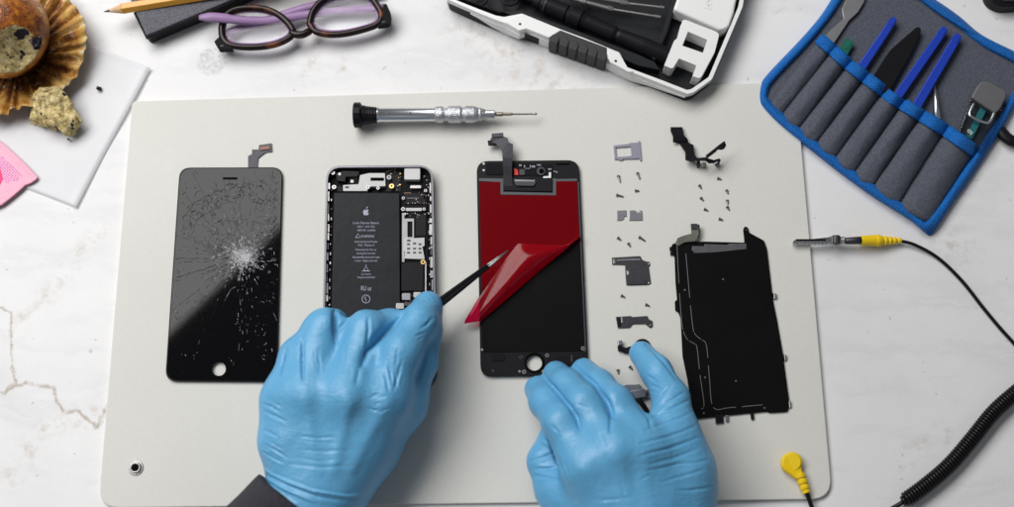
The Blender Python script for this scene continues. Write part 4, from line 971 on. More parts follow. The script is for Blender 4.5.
R_wr = [([(543, 375), (551, 385), (559, 394), (570, 407), (577, 418), (580, 429)], 2.2, 1.7), ([(572, 364), (583, 374), (595, 383.5), (607, 401.5), (611.5, 412), (610, 431)], 2.0, 1.7), ([(541, 419), (550, 442), (562, 472), (576, 501)], 1.2, 1.7),
        ([(646, 344), (655, 353), (664, 362), (676, 379)], 1.0, 1.3), ([(640, 408), (649, 418), (651, 428)], 1.2, 1.6)]
R_wr += jitter([([(530, 461), (542, 457), (554, 453)], 1.0, 1.3), ([(534, 469), (547, 469), (560, 467)], 1.0, 1.3), ([(534, 476), (548, 478), (560, 481)], .8, 1.3), ([(559, 458), (562, 472), (566, 489)], 1.0, 1.3), ([(540, 440), (549, 446)], .7, 1.2)], 1, 2.5, .5, 5)
R_wr += jitter([([(648, 376), (653, 379), (659, 383)], 1.0, 1.2), ([(651, 385), (656, 387), (662, 389)], 1.0, 1.2), ([(656, 401), (664, 394), (672, 386)], .9, 1.2), ([(660, 405), (671, 400), (683, 393)], 1.0, 1.3), ([(649, 420), (662, 412), (674.5, 407), (689, 400)], 1.1, 1.4), ([(645, 430), (662, 424), (680, 418), (692, 412)], .9, 1.3),
   ([(640, 444), (654, 440), (668, 436.8), (684, 431), (697, 425)], 1.1, 1.4), ([(640.5, 456), (654, 452), (668, 448.6), (684, 443), (699, 437)], 1.1, 1.4), ([(650, 464), (672, 459), (700, 448)], .8, 1.3), ([(647, 471), (662, 468), (678, 464), (694, 463), (708, 460)], .9, 1.3), ([(661, 482), (680, 477), (704, 470)], .7, 1.3), ([(676, 491), (694, 490), (713, 487)], .8, 1.3)], 1, 3, .4, 6)
R_wr += jitter([([(595, 480), (600, 487)], .4, 1.2), ([(578, 404), (588, 408)], .35, 1.1), ([(600, 432), (606, 446)], .4, 1.3), ([(552, 425), (558, 432)], .4, 1.2), ([(640, 480), (652, 474)], .4, 1.2), ([(600, 500), (630, 498)], .3, 1.4), ([(620, 485), (626, 500)], .3, 1.4)], 1, 6, .8, 7)
R_wr = [(p, d*(SOFT if min(q[0] for q in p) > 638 and min(q[1] for q in p) > 405 else 1), w) for p, d, w in R_wr]
net_object('gloved_hand', gloveF(R_palm, R_fing, R_cr, .0030, .011, seed=9), (P(505, 500, .04).x, P(300, 565, .03).y, MAT+.0006), (P(745, 500, .04).x, P(300, 320, .04).y, .085), .0014, M['glove'], pr, wrinkles=R_wr)['label'] = 'gloved hand pressing on the new display with its little finger spread'
# sleeve: knitted tube round the forearm, with the glove cuff pulled over its end
def sleeveF(X):
    d = seg_d(X, H(292, 500, 28), H(215, 590, 28), .0245, .031)
    n = np.array(H(288, 500, 28))-np.array(H(215, 590, 28)); n /= np.linalg.norm(n)
    d = np.maximum(d, (X-np.array(H(286, 496, 28)))@n)
    return d+vnoise(X, 160, 4, 2)*.0008
net_object('sleeve', sleeveF, (P(190, 560, .03).x, P(250, 570, .0).y, .002), (P(350, 460, .03).x, P(250, 445, .03).y, .08), .0018, M['sleeve'], pr)

# ================================================================== GROUNDING LEADS
cl = thing('clip_lead', P(840, 241, MAT), 'steel crocodile clip with yellow boot on a thin black wire, biting the mat edge', 'clip lead')
for (z0, z1, dv, nm) in ((.0035, .0052, 0, 'upper_jaw'), (.0012, .0028, 1.4, 'lower_jaw')):
    tee = [p for k in range(9) for p in ((828-k*3.6, 242.6-k*.05+dv), (826.2-k*3.6, 243.9-k*.05+dv))]
    pts = [(792, 241.2+dv), (793.5, 239.9+dv), (812, 238.8+dv), (828, 237+dv), (833, 235.6+dv), (840, 236.4+dv), (843, 239+dv), (842, 242.6+dv), (834, 244.2+dv)]+tee+[(793, 242.8+dv)]
    obj(nm, plate(pts, up(z0), up(z1)), simple('chrome', (0.62, 0.62, 0.63) if dv == 0 else (0.9, 0.9, 0.9), 0.26, 1.0), cl, bevel=0.0004, seg=3)  # upper jaw darker, lower jaw paler: the lower edge's highlight put into the colour
b = bmesh.new(); box(b, 796, 239, 826, 240.4, up(.0052), up(.0057)); obj('jaw_slot', b, M['lens_dark'], cl, bevel=.0001)
b = bmesh.new(); tube(b, [P(836, 236, up(.0052)), P(836, 244, up(.0052))], PX(4.2), 16); obj('pivot', b, M['dark_metal'], cl, bevel=.0003)
b = bmesh.new(); h = [P(836+t*9, 240.4, up(.004))+Vector((0, math.cos(t*25)*.0022, math.sin(t*25)*.0022)) for t in np.linspace(0, 1, 50)]; tube(b, h, .0004, 6); obj('spring', b, M['steel'], cl, smooth=True)
b = bmesh.new(); lathe(b, P(844, 241, up(.0038)), P(861, 240.4, up(.0045)), [(0, .0012), (.1, .0022), (.6, .0024), (1, .0026)], 16); obj('crimp_tube', b, M['dark_metal'], cl, smooth=True)
b = bmesh.new(); pr_ = [(0, .0024), (.01, .0030), (.05, .0032), (.36, .0037), (.42, .0041), (.50, .0037)]
for k in range(4): x = .52+k*.115; pr_ += [(x, .0034-k*.0004), (x+.02, .0026-k*.00035), (x+.05, .0026-k*.00035), (x+.07, .0033-k*.0004)]
pr_ += [(1, .0017)]
lathe(b, P(860, 240.6, up(.0038)), P(901, 240.6, .0036), pr_, 20); obj('boot', b, M['yellow'], cl, bevel=.0001)
b = bmesh.new(); tube(b, catmull([P(899, 240.6, .0035), P(915, 245, .003), P(938, 258, .0015), (P(962, 281, .0014)), P(985, 310, .0014), P(1010, 339, .0014), P(1060, 390, .0014), P(1120, 420, .0014)], 8), .00112, 10); obj('wire', b, M['cable'], cl, smooth=True)

sl_ = thing('snap_lead', P(793, 465, MAT), 'yellow round snap connector on the lower corner of the mat with a black wire', 'snap lead')
c_ = Vector((792.3, 462.5)); ne = Vector((805.6, 492))
body = []
for k in range(21):
    a = R(-205+k*(232/20)); body.append((c_.x+10.6*math.cos(a), c_.y+10.8*math.sin(a)))
body = [(c_.x+10.8*math.cos(R(a)), c_.y+10.8*math.sin(R(a))) for a in range(150, 391, 12)] + [(803.6, 474), (804.2, 478), (797, 479.5), (792, 475.5), (785, 470.5)]
obj('snap_head', plate(body, up(.0005), up(.0052)), M['yellow'], sl_, bevel=.0012, seg=4)
b = bmesh.new(); tube(b, [P(792.3, 462, up(.0052)), P(792.3, 462, up(.0056))], PX(7.8), 28); obj('cap_disc', b, M['yellow'], sl_, bevel=.0002)
b = bmesh.new(); lathe(b, P(799.5, 474, up(.003)), P(806.6, 493, up(.0028)), [(0, .0034), (.18, .0034), (.22, .0026), (.3, .0026), (.34, .0032), (.48, .0032), (.52, .0024), (.6, .0024), (.64, .0030), (.78, .0029), (.82, .0022), (.88, .0022), (.9, .0027), (1, .0025)], 16); obj('strain_relief', b, M['yellow'], sl_, bevel=.0001)
b = bmesh.new(); tube(b, catmull([P(806, 491, up(.0028)), P(810, 502, up(.0018)), P(816, 520, .0018), P(830, 570, .0015)], 6), .0014, 10); obj('wire', b, M['cable'], sl_, smooth=True)

path = catmull([P(870, 520, .003), P(893, 508, .0035), P(903, 502, .0052)], 6)
cpath = catmull([P(903, 502, .0052), P(925, 486, .0056), P(950, 464.5, .0056), (P(972, 439, .0056)), P(993, 413, .0056), P(1014, 394, .0056), P(1045, 370, .0056), P(1080, 350, .0056)], 14)
cc = thing('coiled_cord', P(950, 464, 0), 'black coiled spiral cord curving over the marble in the lower right corner', 'coiled cord')
seglen = [0]
for a, b in zip(cpath[:-1], cpath[1:]): seglen.append(seglen[-1]+(b-a).length)
tot = seglen[-1]; pitch = .0020; turns = tot/pitch; npt = int(turns*14); hel = []; j = 0
for i in range(npt+1):
    s = tot*i/npt
    while j < len(seglen)-2 and seglen[j+1] < s: j += 1
    t_ = (s-seglen[j])/(seglen[j+1]-seglen[j]); p = cpath[j].lerp(cpath[j+1], t_); tg = (cpath[j+1]-cpath[j]).normalized()
    n1 = tg.cross(Vector((0, 0, 1))).normalized(); a = 2*math.pi*turns*i/npt; rad = .0040*min(1, .5+s/.006)
    hel.append(p+n1*math.cos(a)*rad+Vector((0, 0, 1))*math.sin(a)*rad)
b = bmesh.new(); tube(b, hel, .00092, 8); obj('coil', b, M['cable'], cc, smooth=True)
b = bmesh.new(); tube(b, path, .0014, 10); obj('lead_end', b, M['cable'], cc, smooth=True)

# ================================================================== PENCIL, SPECTACLE CASE, SPECTACLES
ec = thing('spectacle_case', P(190, 10, 0), 'flat box with grey speckled fabric top and glossy black edge under the pencil', 'spectacle case')
HC = .013
top = [(127.5, -8), (134, 11), (145.3, 36.2), (232, 0), (330, -41), (300, -84), (110, -50)]
bot = [(x, y) for x, y in top]
base = LXY(top, HC)
b = bmesh.new(); prism(b, base, 0, HC-.0022); obj('case_body', b, M['black'], ec, bevel=.002, seg=3)
cx = sum(p[0] for p in base)/len(base); cy = sum(p[1] for p in base)/len(base)
b = bmesh.new(); prism(b, [(cx+(x-cx)*.985, cy+(y-cy)*.985) for x, y in base], HC-.0022, HC); obj('fabric_lid', b, M['linen'], ec, bevel=.0008)
b = bmesh.new(); tube(b, [Vector((x, y, HC-.0026)) for x, y in base[1:5]], .0011, 8); obj('edge_piping', b, M['black'], ec, smooth=True)
pn = thing('pencil', P(150, 8, HC), 'sharpened yellow-orange wooden pencil lying across the corner of the grey fabric case', 'pencil')
A = P(103.8, 11.8, .0128); B = P(330, -26, .0170); dirp = (B-A).normalized(); Ltot = (B-A).length
def pp(px_): return A+dirp*PX(px_)
b = bmesh.new(); lathe(b, A, pp(7), [(0, .0002), (1, .00115)], 10); obj('graphite_tip', b, M['lead'], pn, smooth=True)
b = bmesh.new(); lathe(b, pp(6.2), pp(20), [(0, .00105), (.95, .0034), (1, .0034)], 12); obj('sharpened_wood', b, M['wood'], pn)
b = bmesh.new(); lathe(b, pp(18.2), B, [(0, .0034), (.01, .0040), (1, .0040)], 6); obj('painted_barrel', b, M['pencil'], pn, bevel=.0003)

gs = thing('spectacles', P(300, 30, 0), 'folded tortoiseshell spectacles with lilac arms lying on the marble', 'spectacles')
ZG = .010
def rimpath(pts, z): return catmull([P(a, b_, z) for a, b_ in pts+[pts[0]]], 6)
rl = [(221.5, 28), (224, 18), (233, 10.5), (247, 8), (264, 9), (277, 14), (287, 22), (293, 31.5), (288.5, 38.5), (275, 44.5), (258, 47.2), (240, 47), (228, 44), (222.5, 37)]
rr = [(309.5, 24), (312, 13.5), (318, 4.5), (328, -2.5), (343, -6.5), (358, -6), (370, -2.5), (377.5, 6), (381.5, 16), (377, 24.5), (362, 30), (344, 34), (328, 34.6), (315.5, 31.5)]
for pts in (rl, rr):
    b = bmesh.new(); tube(b, rimpath(pts, ZG), .0023, 10, caps=False, flat=1.0); rm = obj('rim', b, M['tortoise'], gs, smooth=True)
    ic = [(sum(p[0] for p in pts)/14, sum(p[1] for p in pts)/14)]
    inn = [(p[0]+(ic[0][0]-p[0])*.06, p[1]+(ic[0][1]-p[1])*.10) for p in pts]
    b = bmesh.new(); tube(b, rimpath(inn, ZG-.0018), .0018, 10, caps=False); obj('rim_lining', b, M['plum'], rm, smooth=True)
    b = bmesh.new(); q = rimpath(pts, ZG)[:-1]; prism(b, [(p.x, p.y) for p in q], ZG-.0022, ZG-.0010); obj('lens', b, M['lens'], gs)
b = bmesh.new(); tube(b, catmull([P(290, 32, ZG), P(296, 34.5, ZG+.001), P(303, 34.5, ZG+.0012), P(311, 30.5, ZG)], 5), [.0018]+[.0026]*14+[.0018], 10); obj('bridge', b, M['tortoise'], gs, smooth=True)
for pts in ([(214, 41.5), (221, 35), (228, 43.5), (233, 48.5), (218.5, 49)], [(377, 25.5), (381, 15), (383.5, 4), (386.5, 3.5), (391, 14), (390, 22.5), (386, 24.5)]):
    ep = obj('end_piece', plate(rnd(pts, 1.5, 3), ZG-.004, ZG+.0016), M['black_matte'], gs, bevel=.0008, seg=3)
    u, v = (222, 46) if pts[0][0] < 300 else (383.5, 22); b = bmesh.new(); tube(b, [P(u-1.6, v+.2, ZG+.0017), P(u+1.6, v-.3, ZG+.0017)], .0005, 8); obj('metal_pin', b, M['steel'], ep)
def temple(pts, zs, w):
    q = catmull([P(a, b_, z) for (a, b_), z in zip(pts, zs)], 6)
    b = bmesh.new(); n = len(q); tube(b, q, [w*(min(1.15, .55+.17*i) if i < 10 else 1.0) for i in range(n)], 12, flat=.6); a_ = obj('temple_arm', b, M['plum'], gs, smooth=True)
    b = bmesh.new(); tube(b, [p+Vector((0, w*.75, -.0004)) for p in q], w*.36, 8); obj('dark_edge', b, M['tortoise'], a_, smooth=True)
temple([(199, 17.5), (216, 17.5), (240, 20), (268, 20.5), (300, 15.5), (335, 11.5), (365, 9.5), (384, 8)], [.0155, .0145, .012, .009, .007, .006, .0065, .008], .0031)
temple([(385, -6), (350, -3), (317, 4.5), (290, 12), (262, 22), (240, 28.5), (222, 35)], [.0035, .004, .0045, .0045, .0030, .005, .007], .0028)
b = bmesh.new(); tube(b, [P(221, 30, ZG-.003), P(229, 33.5, ZG-.003)], .0012, 8); tube(b, [P(380, 7, ZG-.003), P(387, 8.5, ZG-.003)], .0012, 8); obj('hinge', b, M['steel'], gs)

# ================================================================== NAPKIN, MUFFIN, SUGAR PACKET
def sheet(pts4, n, zf_, name, m):
    b = bmesh.new(); g = []
    for i in range(n+1):
        row = []
        for j in range(n+1):
            s, t = i/n, j/n
            u = (pts4[0][0]*(1-s)+pts4[1][0]*s)*(1-t)+(pts4[3][0]*(1-s)+pts4[2][0]*s)*t
            v = (pts4[0][1]*(1-s)+pts4[1][1]*s)*(1-t)+(pts4[3][1]*(1-s)+pts4[2][1]*s)*t
            row.append(b.verts.new(P(u, v, zf_(s, t))))
        g.append(row)
    for i in range(n):
        for j in range(n): b.faces.new((g[i][j], g[i+1][j], g[i+1][j+1], g[i][j+1]))
    o = obj(name, b, m, smooth=True); return o
nz = lambda s, t: .0005+.0006*(noise.noise(Vector((s*3, t*3, 2)))+.6)+.0014*max(0, (s-.95)/.05)**2*(.5+.5*math.sin(t*7))+.0012*max(0, (.04-t)/.04)**2
np_ = sheet([(-75, -22), (150.5, 68), (76, 207.5), (-130, 128)], 40, nz, 'paper_napkin', M['paper'])
sm = np_.modifiers.new('thick', 'SOLIDIFY'); sm.thickness = .00015
tag(np_, 'thin white glassine paper sheet spread under the muffin', 'paper sheet')

mf = thing('muffin', P(5, 35, 0), 'bitten blueberry muffin with golden crust standing in its opened paper case', 'muffin')
MC = np.array(P(0, 31, .034))
def muffin_body(X):
    q = (X-MC)/np.array([1.0, 1.0, .85]); d = np.sqrt((q**2).sum(-1))-.031
    b2 = seg_d(X, (MC[0], MC[1], .012), (MC[0], MC[1], .030), .021, .026)
    d = smin(d, b2, .008); return d+vnoise(X, 190, 2, 3)*.0011
BT = [(np.array(P(27, 58, .056)), .0245), (np.array(P(12, 52, .060)), .0185), (np.array(P(36, 74, .044)), .018), (np.array(P(0, 64, .052)), .0165), (np.array(P(20, 78, .044)), .017)]
def bite(X):
    d = None
    for c, r_ in BT:
        e = np.sqrt(((X-c)**2).sum(-1))-r_; d = e if d is None else np.minimum(d, e)
    return d+vnoise(X, 260, 8, 4)*.0024
def muffinF(X): return np.maximum(muffin_body(X), -bite(X))
net_object('cake', muffinF, tuple(MC+np.array([-.045, -.045, -.030])), tuple(MC+np.array([.045, .045, .036])), .0009, [M['crust'], M['crumb']], mf, mat_fn=lambda c: (-bite(c) > muffin_body(c)-.0004), laplace=1)
rb = random.Random(3)
for (u, v, z) in ((14, 33, .0455), (36, 42, .040)):
    b = bmesh.new(); bmesh.ops.create_icosphere(b, subdivisions=3, radius=.0040, matrix=Matrix.Translation(P(u, v, z)))
    for q in b.verts: q.co += Vector((noise.noise(q.co*300), noise.noise(q.co*310+Vector((5, 0, 0))), noise.noise(q.co*290)))*.0028
    obj('blueberry', b, M['blueberry'], mf, smooth=True)
# pleated paper case opened out flat
wr = bmesh.new(); WC = P(14, 50, .006); nW, nR = 300, 14; g = []
for i in range(nW+1):
    a = 2*math.pi*i/nW; Rm = .050+.004*noise.noise(Vector((math.cos(a)*2.2, math.sin(a)*2.2, 0)))+.0016*noise.noise(Vector((a*9, 0, 0)))
    if -0.9 < a-2*math.pi*(a > math.pi) < 1.0: Rm += .001
    row = []
    for j in range(nR+1):
        t = j/nR; r_ = .016+(Rm-.016)*t; pl_ = math.sin(a*34+2.2*noise.noise(Vector((math.cos(a)*3, math.sin(a)*3, 4))))*.0021*(.4+t)*(.7+.6*noise.noise(Vector((a*4, t*2, 9))))
        z = .003+.010*t**1.5+pl_+.002*math.sin(a*5+1)*t+.0010*noise.noise(Vector((a*6, t*3, 1)))
        row.append(wr.verts.new(Vector((WC.x+math.cos(a)*r_, WC.y+math.sin(a)*r_, z))))
    g.append(row)
for i in range(nW):
    for j in range(nR): wr.faces.new((g[i][j], g[i+1][j], g[i+1][j+1], g[i][j+1]))
w_ = obj('paper_case', wr, M['wrapper'], mf, smooth=True); sm = w_.modifiers.new('thick', 'SOLIDIFY'); sm.thickness = .0003
# broken-off chunk and crumbs
def chunkF(X):
    d = smin(seg_d(X, P(46, 104, .010), P(69, 125, .0065), .0085, .0070), seg_d(X, P(38, 117, .005), P(52, 121, .006), .0055, .0070), .006)
    d = smin(d, seg_d(X, P(56, 98, .013), P(60, 108, .010), .0065, .0070), .006)
    return d+vnoise(X, 280, 15, 2)*.0022+vnoise(X, 700, 5, 3)*.0020
ck = net_object('muffin_chunk', chunkF, tuple(P(18, 155, 0)+Vector((0, 0, .001))), tuple(P(100, 70, 0)+Vector((0, 0, .030))), .0007, M['crumb'], laplace=1)
tag(ck, 'broken chunk of blueberry muffin resting against the paper case edge', 'muffin piece')
for (u, v, r_, lab) in ((99, 88.5, .0017, 'single dark crumb lying alone on the paper sheet'), (68.5, 139.5, .0009, 'tiny dark crumb just below the broken muffin chunk')):
    b = bmesh.new(); bmesh.ops.create_icosphere(b, subdivisions=3, radius=r_, matrix=Matrix.Translation(P(u, v, .0028)))
    for q in b.verts: q.co += Vector((noise.noise(q.co*600), noise.noise(q.co*610), noise.noise(q.co*590)))*r_*.6
    tag(obj('crumb', b, M['blueberry'], smooth=True), lab, 'crumb')

sp = thing('sugar_packet', P(5, 175, 0), 'torn pink paper sweetener packet with purple small print beside the paper sheet', 'sweetener packet')
b = bmesh.new(); po_ = [(-40, 118), (-4, 138), (4, 144), (14, 153), (25, 163.5), (38, 177), (36, 180), (30.5, 183.5), (25, 185.6), (20, 190.5), (11, 198), (2, 205), (-30, 218), (-60, 170)]
g0 = LXY(po_, .003); cx = sum(p[0] for p in g0)/len(g0); cy = sum(p[1] for p in g0)/len(g0)
prism(b, g0, .0022, .0036); obj('packet_paper', b, M['pink'], sp, bevel=.0005)
b = bmesh.new()
dn = (Vector((38, 177))-Vector((4, 144))).normalized(); dp = Vector((-dn.y, dn.x))
for k in range(11):      # crimped upper edge
    p = Vector((2, 145))+dn*k*4.4; ribbon(b, [tuple(p+dp*.4), tuple(p+dp*3.4)], .0004, .0036, .00012)
obj('crimped_edge', b, M['pink'], sp)
b = bmesh.new(); rp = random.Random(2)
for r0 in range(8):
    p = Vector((1, 156))+dp*r0*2.1; x = rp.uniform(0, 1)
    while x < 28-r0*0.6:
        w = rp.uniform(.8, 3); q = p+dn*x; q2 = q+dn*w
        if q.x > -3: ribbon(b, [tuple(q), tuple(q2)], .00055, .0036, .00006)
        x += w+.9
obj('small_print', b, M['pink_print'], sp)
b = bmesh.new(); ribbon(b, [(-3, 160), (-1, 170), (1.6, 179), (-2, 186)], .0020, .0036, .00008); obj('printed_mark', b, M['pink_red'], sp)

# ================================================================== BIT SET CASE
ZC = .0155
tc = thing('tool_case', P(600, 20, 0), 'open black and white plastic bit case with ribbed grip above the mat', 'tool case')
rim_o = [(443, -12), (447, -1), (460.5, 5), (479, 13), (495, 19.5), (505, 23), (519, 31), (526, 28.5), (549, 37.5), (561, 43), (583, 50), (606, 57.5), (619, 65), (633, 72.5), (662, 84), (687.8, 94), (694, 92), (712, 79), (742.5, 7), (746, -14), (757, -42), (748, -62), (540, -140), (505, -148), (480, -120)]
rim_i = [(449.5, -11), (452.5, -1.5), (462, 2.5), (480, 9.6), (496, 15.6), (504, 17), (522, 13.5), (561, 29.5), (584, 38), (607, 47.4), (619.5, 52.5), (627, 67), (636, 70.6), (664, 81), (687, 90), (691.5, 89), (708.6, 77), (738.6, 6), (742.5, -14), (752, -41), (744.5, -58), (541, -135), (507, -143), (484.5, -118)]
rs = 1.4
b = bmesh.new(); prism(b, LXY(rnd(rim_o, rs, 3), ZC), ZC-.005, ZC, [LXY(rnd(rim_i, rs, 3), ZC)]); obj('white_rim', b, M['white'], tc, bevel=.0005, seg=3)
low = [(445.5, -10), (448.5, -.5), (462, 6), (480, 14), (497, 21), (548, 38), (606, 58), (634, 72.5), (687.5, 93.5), (694, 91.5), (711, 78.5), (741.5, 7), (745, -14), (756, -42), (747, -61), (540, -139), (505, -147), (481, -119)]
lows = LXY(rnd(low, rs, 3), ZC)
b = bmesh.new(); prism(b, lows, .001, ZC-.005, [LXY(rnd(rim_i, rs, 3), ZC)]); obj('lower_shell', b, M['case_black'], tc, bevel=.0012, seg=3)
b = bmesh.new(); prism(b, LXY(rnd(rim_i, rs, 3), ZC), .0005, .0045); tr_ = obj('tray', b, M['case_black'], tc)
# white side panels where the latch tabs come down the front
obj('latch_tab', plate([(505, 22), (519, 30.5), (526.5, 28.6), (549, 37.6), (561, 30.2), (522, 13.8), (507, 21)], ZC-.001, ZC+.0008), M['white'], tc, bevel=.0004)
obj('latch_tab', plate([(607, 47.6), (619, 52.2), (627.5, 67), (634, 71.6), (629, 72), (610, 62)], ZC-.001, ZC+.0008), M['white'], tc, bevel=.0004)
def skirt(pts, zb, name):
    """side panel hanging from the rim with a lower edge that climbs and falls"""
    b = bmesh.new(); rows = []
    for (u, v), z in zip(pts, zb):
        o_ = P(u, v, ZC); i_ = P(u+1.0, v-3.0, ZC); rows.append([b.verts.new((o_.x, o_.y, ZC-.0048)), b.verts.new((o_.x, o_.y, z)), b.verts.new((i_.x, i_.y, z)), b.verts.new((i_.x, i_.y, ZC-.0048))])
    for x, y in zip(rows[:-1], rows[1:]):
        for k in range(4): b.faces.new((x[k], x[(k+1) % 4], y[(k+1) % 4], y[k]))
    b.faces.new(rows[0]); b.faces.new(rows[-1][::-1]); return obj(name, b, M['white'], tc)
skirt([(470, 10.3), (479, 14.2), (492, 19.6), (505, 24.4), (519, 32.2), (526, 29.8), (538, 34.6), (549, 38.8)], [.0100, .0085, .0040, .0012, .0050, .0045, .0012, .0012], 'side_panel')
skirt([(606, 59), (619, 66.2), (633, 73.6), (650, 80.2), (668, 87.6), (686, 94.6)], [.0012, .0012, .0030, .0060, .0080, .0098], 'side_panel')
for (u, v) in ((520, 24), (615.7, 61)):
    b = bmesh.new(); c_ = P(u, v, ZC+.0009); tube(b, [c_, c_+Vector((0, 0, .0001))], PX(1.3), 12); obj('pin_hole', b, M['lens_dark'], tc)
g0, g1 = Vector((549.5, 38.5)), Vector((607, 59)); dg_ = (g1-g0); ln = dg_.length; dg_.normalize()
gb = bmesh.new(); plate([(549, 37.5), (561, 30.2), (607, 47.6), (607, 60.5), (578, 50.5)], .001, ZC+.0005, bm=gb)
gr = obj('grip', gb, M['grip'], tc, bevel=.0005)
for k in range(6):
    p = g0+dg_*(ln/6*k+.8); q = g0+dg_*(ln/6*(k+1)-1.0); nrm = Vector((.34, -.94))
    o1, o2 = Vector((-dg_.y, dg_.x)), 0
    f = [tuple(p+o1*2.6), tuple(q+o1*2.6), tuple(q-o1*4), tuple((p+q)/2-o1*7.5), tuple(p-o1*4)]
    obj('grip_rib', plate(rnd(f, 1.0, 3), .0008, ZC+.0015), M['grip'], gr, bevel=.0007)
# wells and walls inside the tray
b = bmesh.new(); plate([(655, 60), (668, 30), (675, 8), (679, -12), (676, -14), (671, 6), (664, 29), (652, 58)], .004, ZC-.003, bm=b); obj('divider', b, M['case_black'], tr_, bevel=.0004)
b = bmesh.new(); plate([(455, -5), (500, 12), (520, 10), (565, 26), (640, 55), (655, 62), (660, 70), (640, 66), (600, 50), (560, 32), (510, 16), (462, -1)], .004, ZC-.0035, bm=b); obj('ledge', b, M['case_black'], tr_, bevel=.001)
for (u, v, r_) in ((480, -1, 7), (510, -2, 8)):
    b = bmesh.new(); rg = [P(u+r_*math.cos(a), v+r_*.9*math.sin(a), .0100) for a in np.linspace(0, 2*math.pi, 25)]; tube(b, rg, .001, 8, caps=False); obj('well_ring', b, M['black'], tr_, smooth=True)
# driver handle and bits lying in the tray: things of their own
dh = thing('bit_driver', P(600, 20, .008), 'long black bit driver lying lengthwise in the tool case', 'screwdriver')
a_, b_ = P(513, -9, .0105), P(676, 60, .0105)
prf = [(0, .003), (.03, .0042), (.08, .0042), (.085, .0030), (.13, .0030), (.135, .0048), (.17, .0052), (.175, .0046), (.2, .0058), (.33, .0062), (.335, .005), (.36, .0066), (.42, .0068), (.425, .0056), (.45, .0052), (.62, .0054), (.64, .0044), (.66, .0050), (.80, .0060), (.98, .0060), (1, .0052)]
b = bmesh.new(); lathe(b, a_, b_, prf, 20); hh = obj('grip_barrel', b, M['black'], dh, bevel=.0002)
b = bmesh.new(); lathe(b, a_.lerp(b_, .20), a_.lerp(b_, .21), [(0, .0064), (1, .0064)], 20); obj('collar_ring', b, M['dark_metal'], dh)
for (q0, q1, q2, lab) in (((560, -9), (628, 3.5), (664, 7.6), 'thin silver driver bit in the case, the one closer to the white block'), ((566, -3), (613, 9.5), (660.5, 17.2), 'silver driver bit in the case, the one closer to the black handle')):
    bt_ = thing('driver_bit', P(*q1, .012), lab, 'driver bit', 'long silver bits in the tool case')
    a_, m_, e_ = P(*q0, .0135), P(*q1, .0132), P(*q2, .013)
    b = bmesh.new(); lathe(b, a_, m_, [(0, .0014), (.3, .0014), (.31, .0021), (.42, .0021), (.43, .0015), (.88, .0016), (.89, .0022), (1, .0019)], 12); obj('hex_shank', b, M['steel'], bt_)
    b = bmesh.new(); lathe(b, m_, e_, [(0, .0009), (.86, .0008), (.87, .0013), (1, .0011)], 10); obj('blade', b, M['steel'], bt_)
bx = thing('white_block', P(705, 10, .0046), 'smooth white plastic box with clipped corner in the tool case, above the frame piece', 'plastic box')
o_ = [(673.4, 9.5), (678, -4), (690, -34), (741, -16), (736, 2), (734, 13), (729, 27), (721, 30.5)]
obj('box_body', plate(rnd(o_, [3, 1, 3, 3, 2, 2, 3, 4], 5), .0046, .0175), M['white'], bx, bevel=.0016, seg=3)
b = bmesh.new()
for k, pts in enumerate(([(706, 2), (711, 0), (712, 4), (707, 6), (706, 2)], [(704, 8), (712, 9.5)], [(708, -2), (709, 8)])): ribbon(b, pts, .0005, .0175, .0001)
obj('embossed_mark', b, simple('emboss', (0.66, 0.66, 0.66), 0.5), bx)
hf = thing('plastic_frame', P(692, 48, .0046), 'white plastic H-shaped holder with a square window in the corner of the tool case', 'plastic holder')
ho = [(683, 19.8), (686.5, 20), (716, 31.5), (719, 34), (718.4, 38), (714.8, 52), (701.5, 76.6), (699, 78.2), (692.4, 76), (696.6, 65.5), (679, 58.4), (673.4, 67.6), (671.5, 68.4), (664.2, 65.4), (674.2, 40.6), (677.5, 38), (680, 27)]
obj('holder_body', plate(rnd(ho, .9, 2), .0046, .0170, [[(688, 31.5), (707.3, 39.8), (703, 52.8), (682.3, 45.6)]]), M['white'], hf, bevel=.0008, seg=2)

# ================================================================== TOOL POUCH
tp = thing('tool_pouch', P(880, 110, 0), 'grey canvas tool roll with bright blue edging and eight pockets', 'tool pouch')
outer = [(836, -8), (831, 0), (819, 18), (799, 41), (776, 65), (763, 80), (759.5, 90), (759.5, 100), (762, 107), (778, 124), (813, 152), (845, 177), (876, 199), (908, 219), (924, 232), (929, 235.4), (934, 232), (952, 205), (971, 178), (992, 146), (1014, 109), (1036, 74), (1042, 66), (1036, 62), (1014, 51), (982, 35), (959, 16), (936, 0), (900, -22), (850, -34)]
inner = [(846, -4), (840, 6), (828, 23), (808, 47), (785, 71), (772, 86), (769.5, 93), (770, 99), (786, 114), (819, 141), (851, 166), (882, 188), (912, 208), (924, 218), (928, 219), (944, 196), (963, 168), (984, 137), (1004, 104), (1024, 73), (1027, 70.5), (1024, 69), (1008, 61), (976, 44), (952, 25), (928, 8), (896, -14), (854, -24)]
zp0 = .0045
def tz(u, v): return zp0+.0012*math.sin(u*.06+v*.04)
b = bmesh.new(); prism(b, LXY([( (a+c)/2, (b2+d)/2) for (a, b2), (c, d) in zip(outer, inner)], .004), .0005, .004); obj('back_panel', b, M['pouch'], tp)
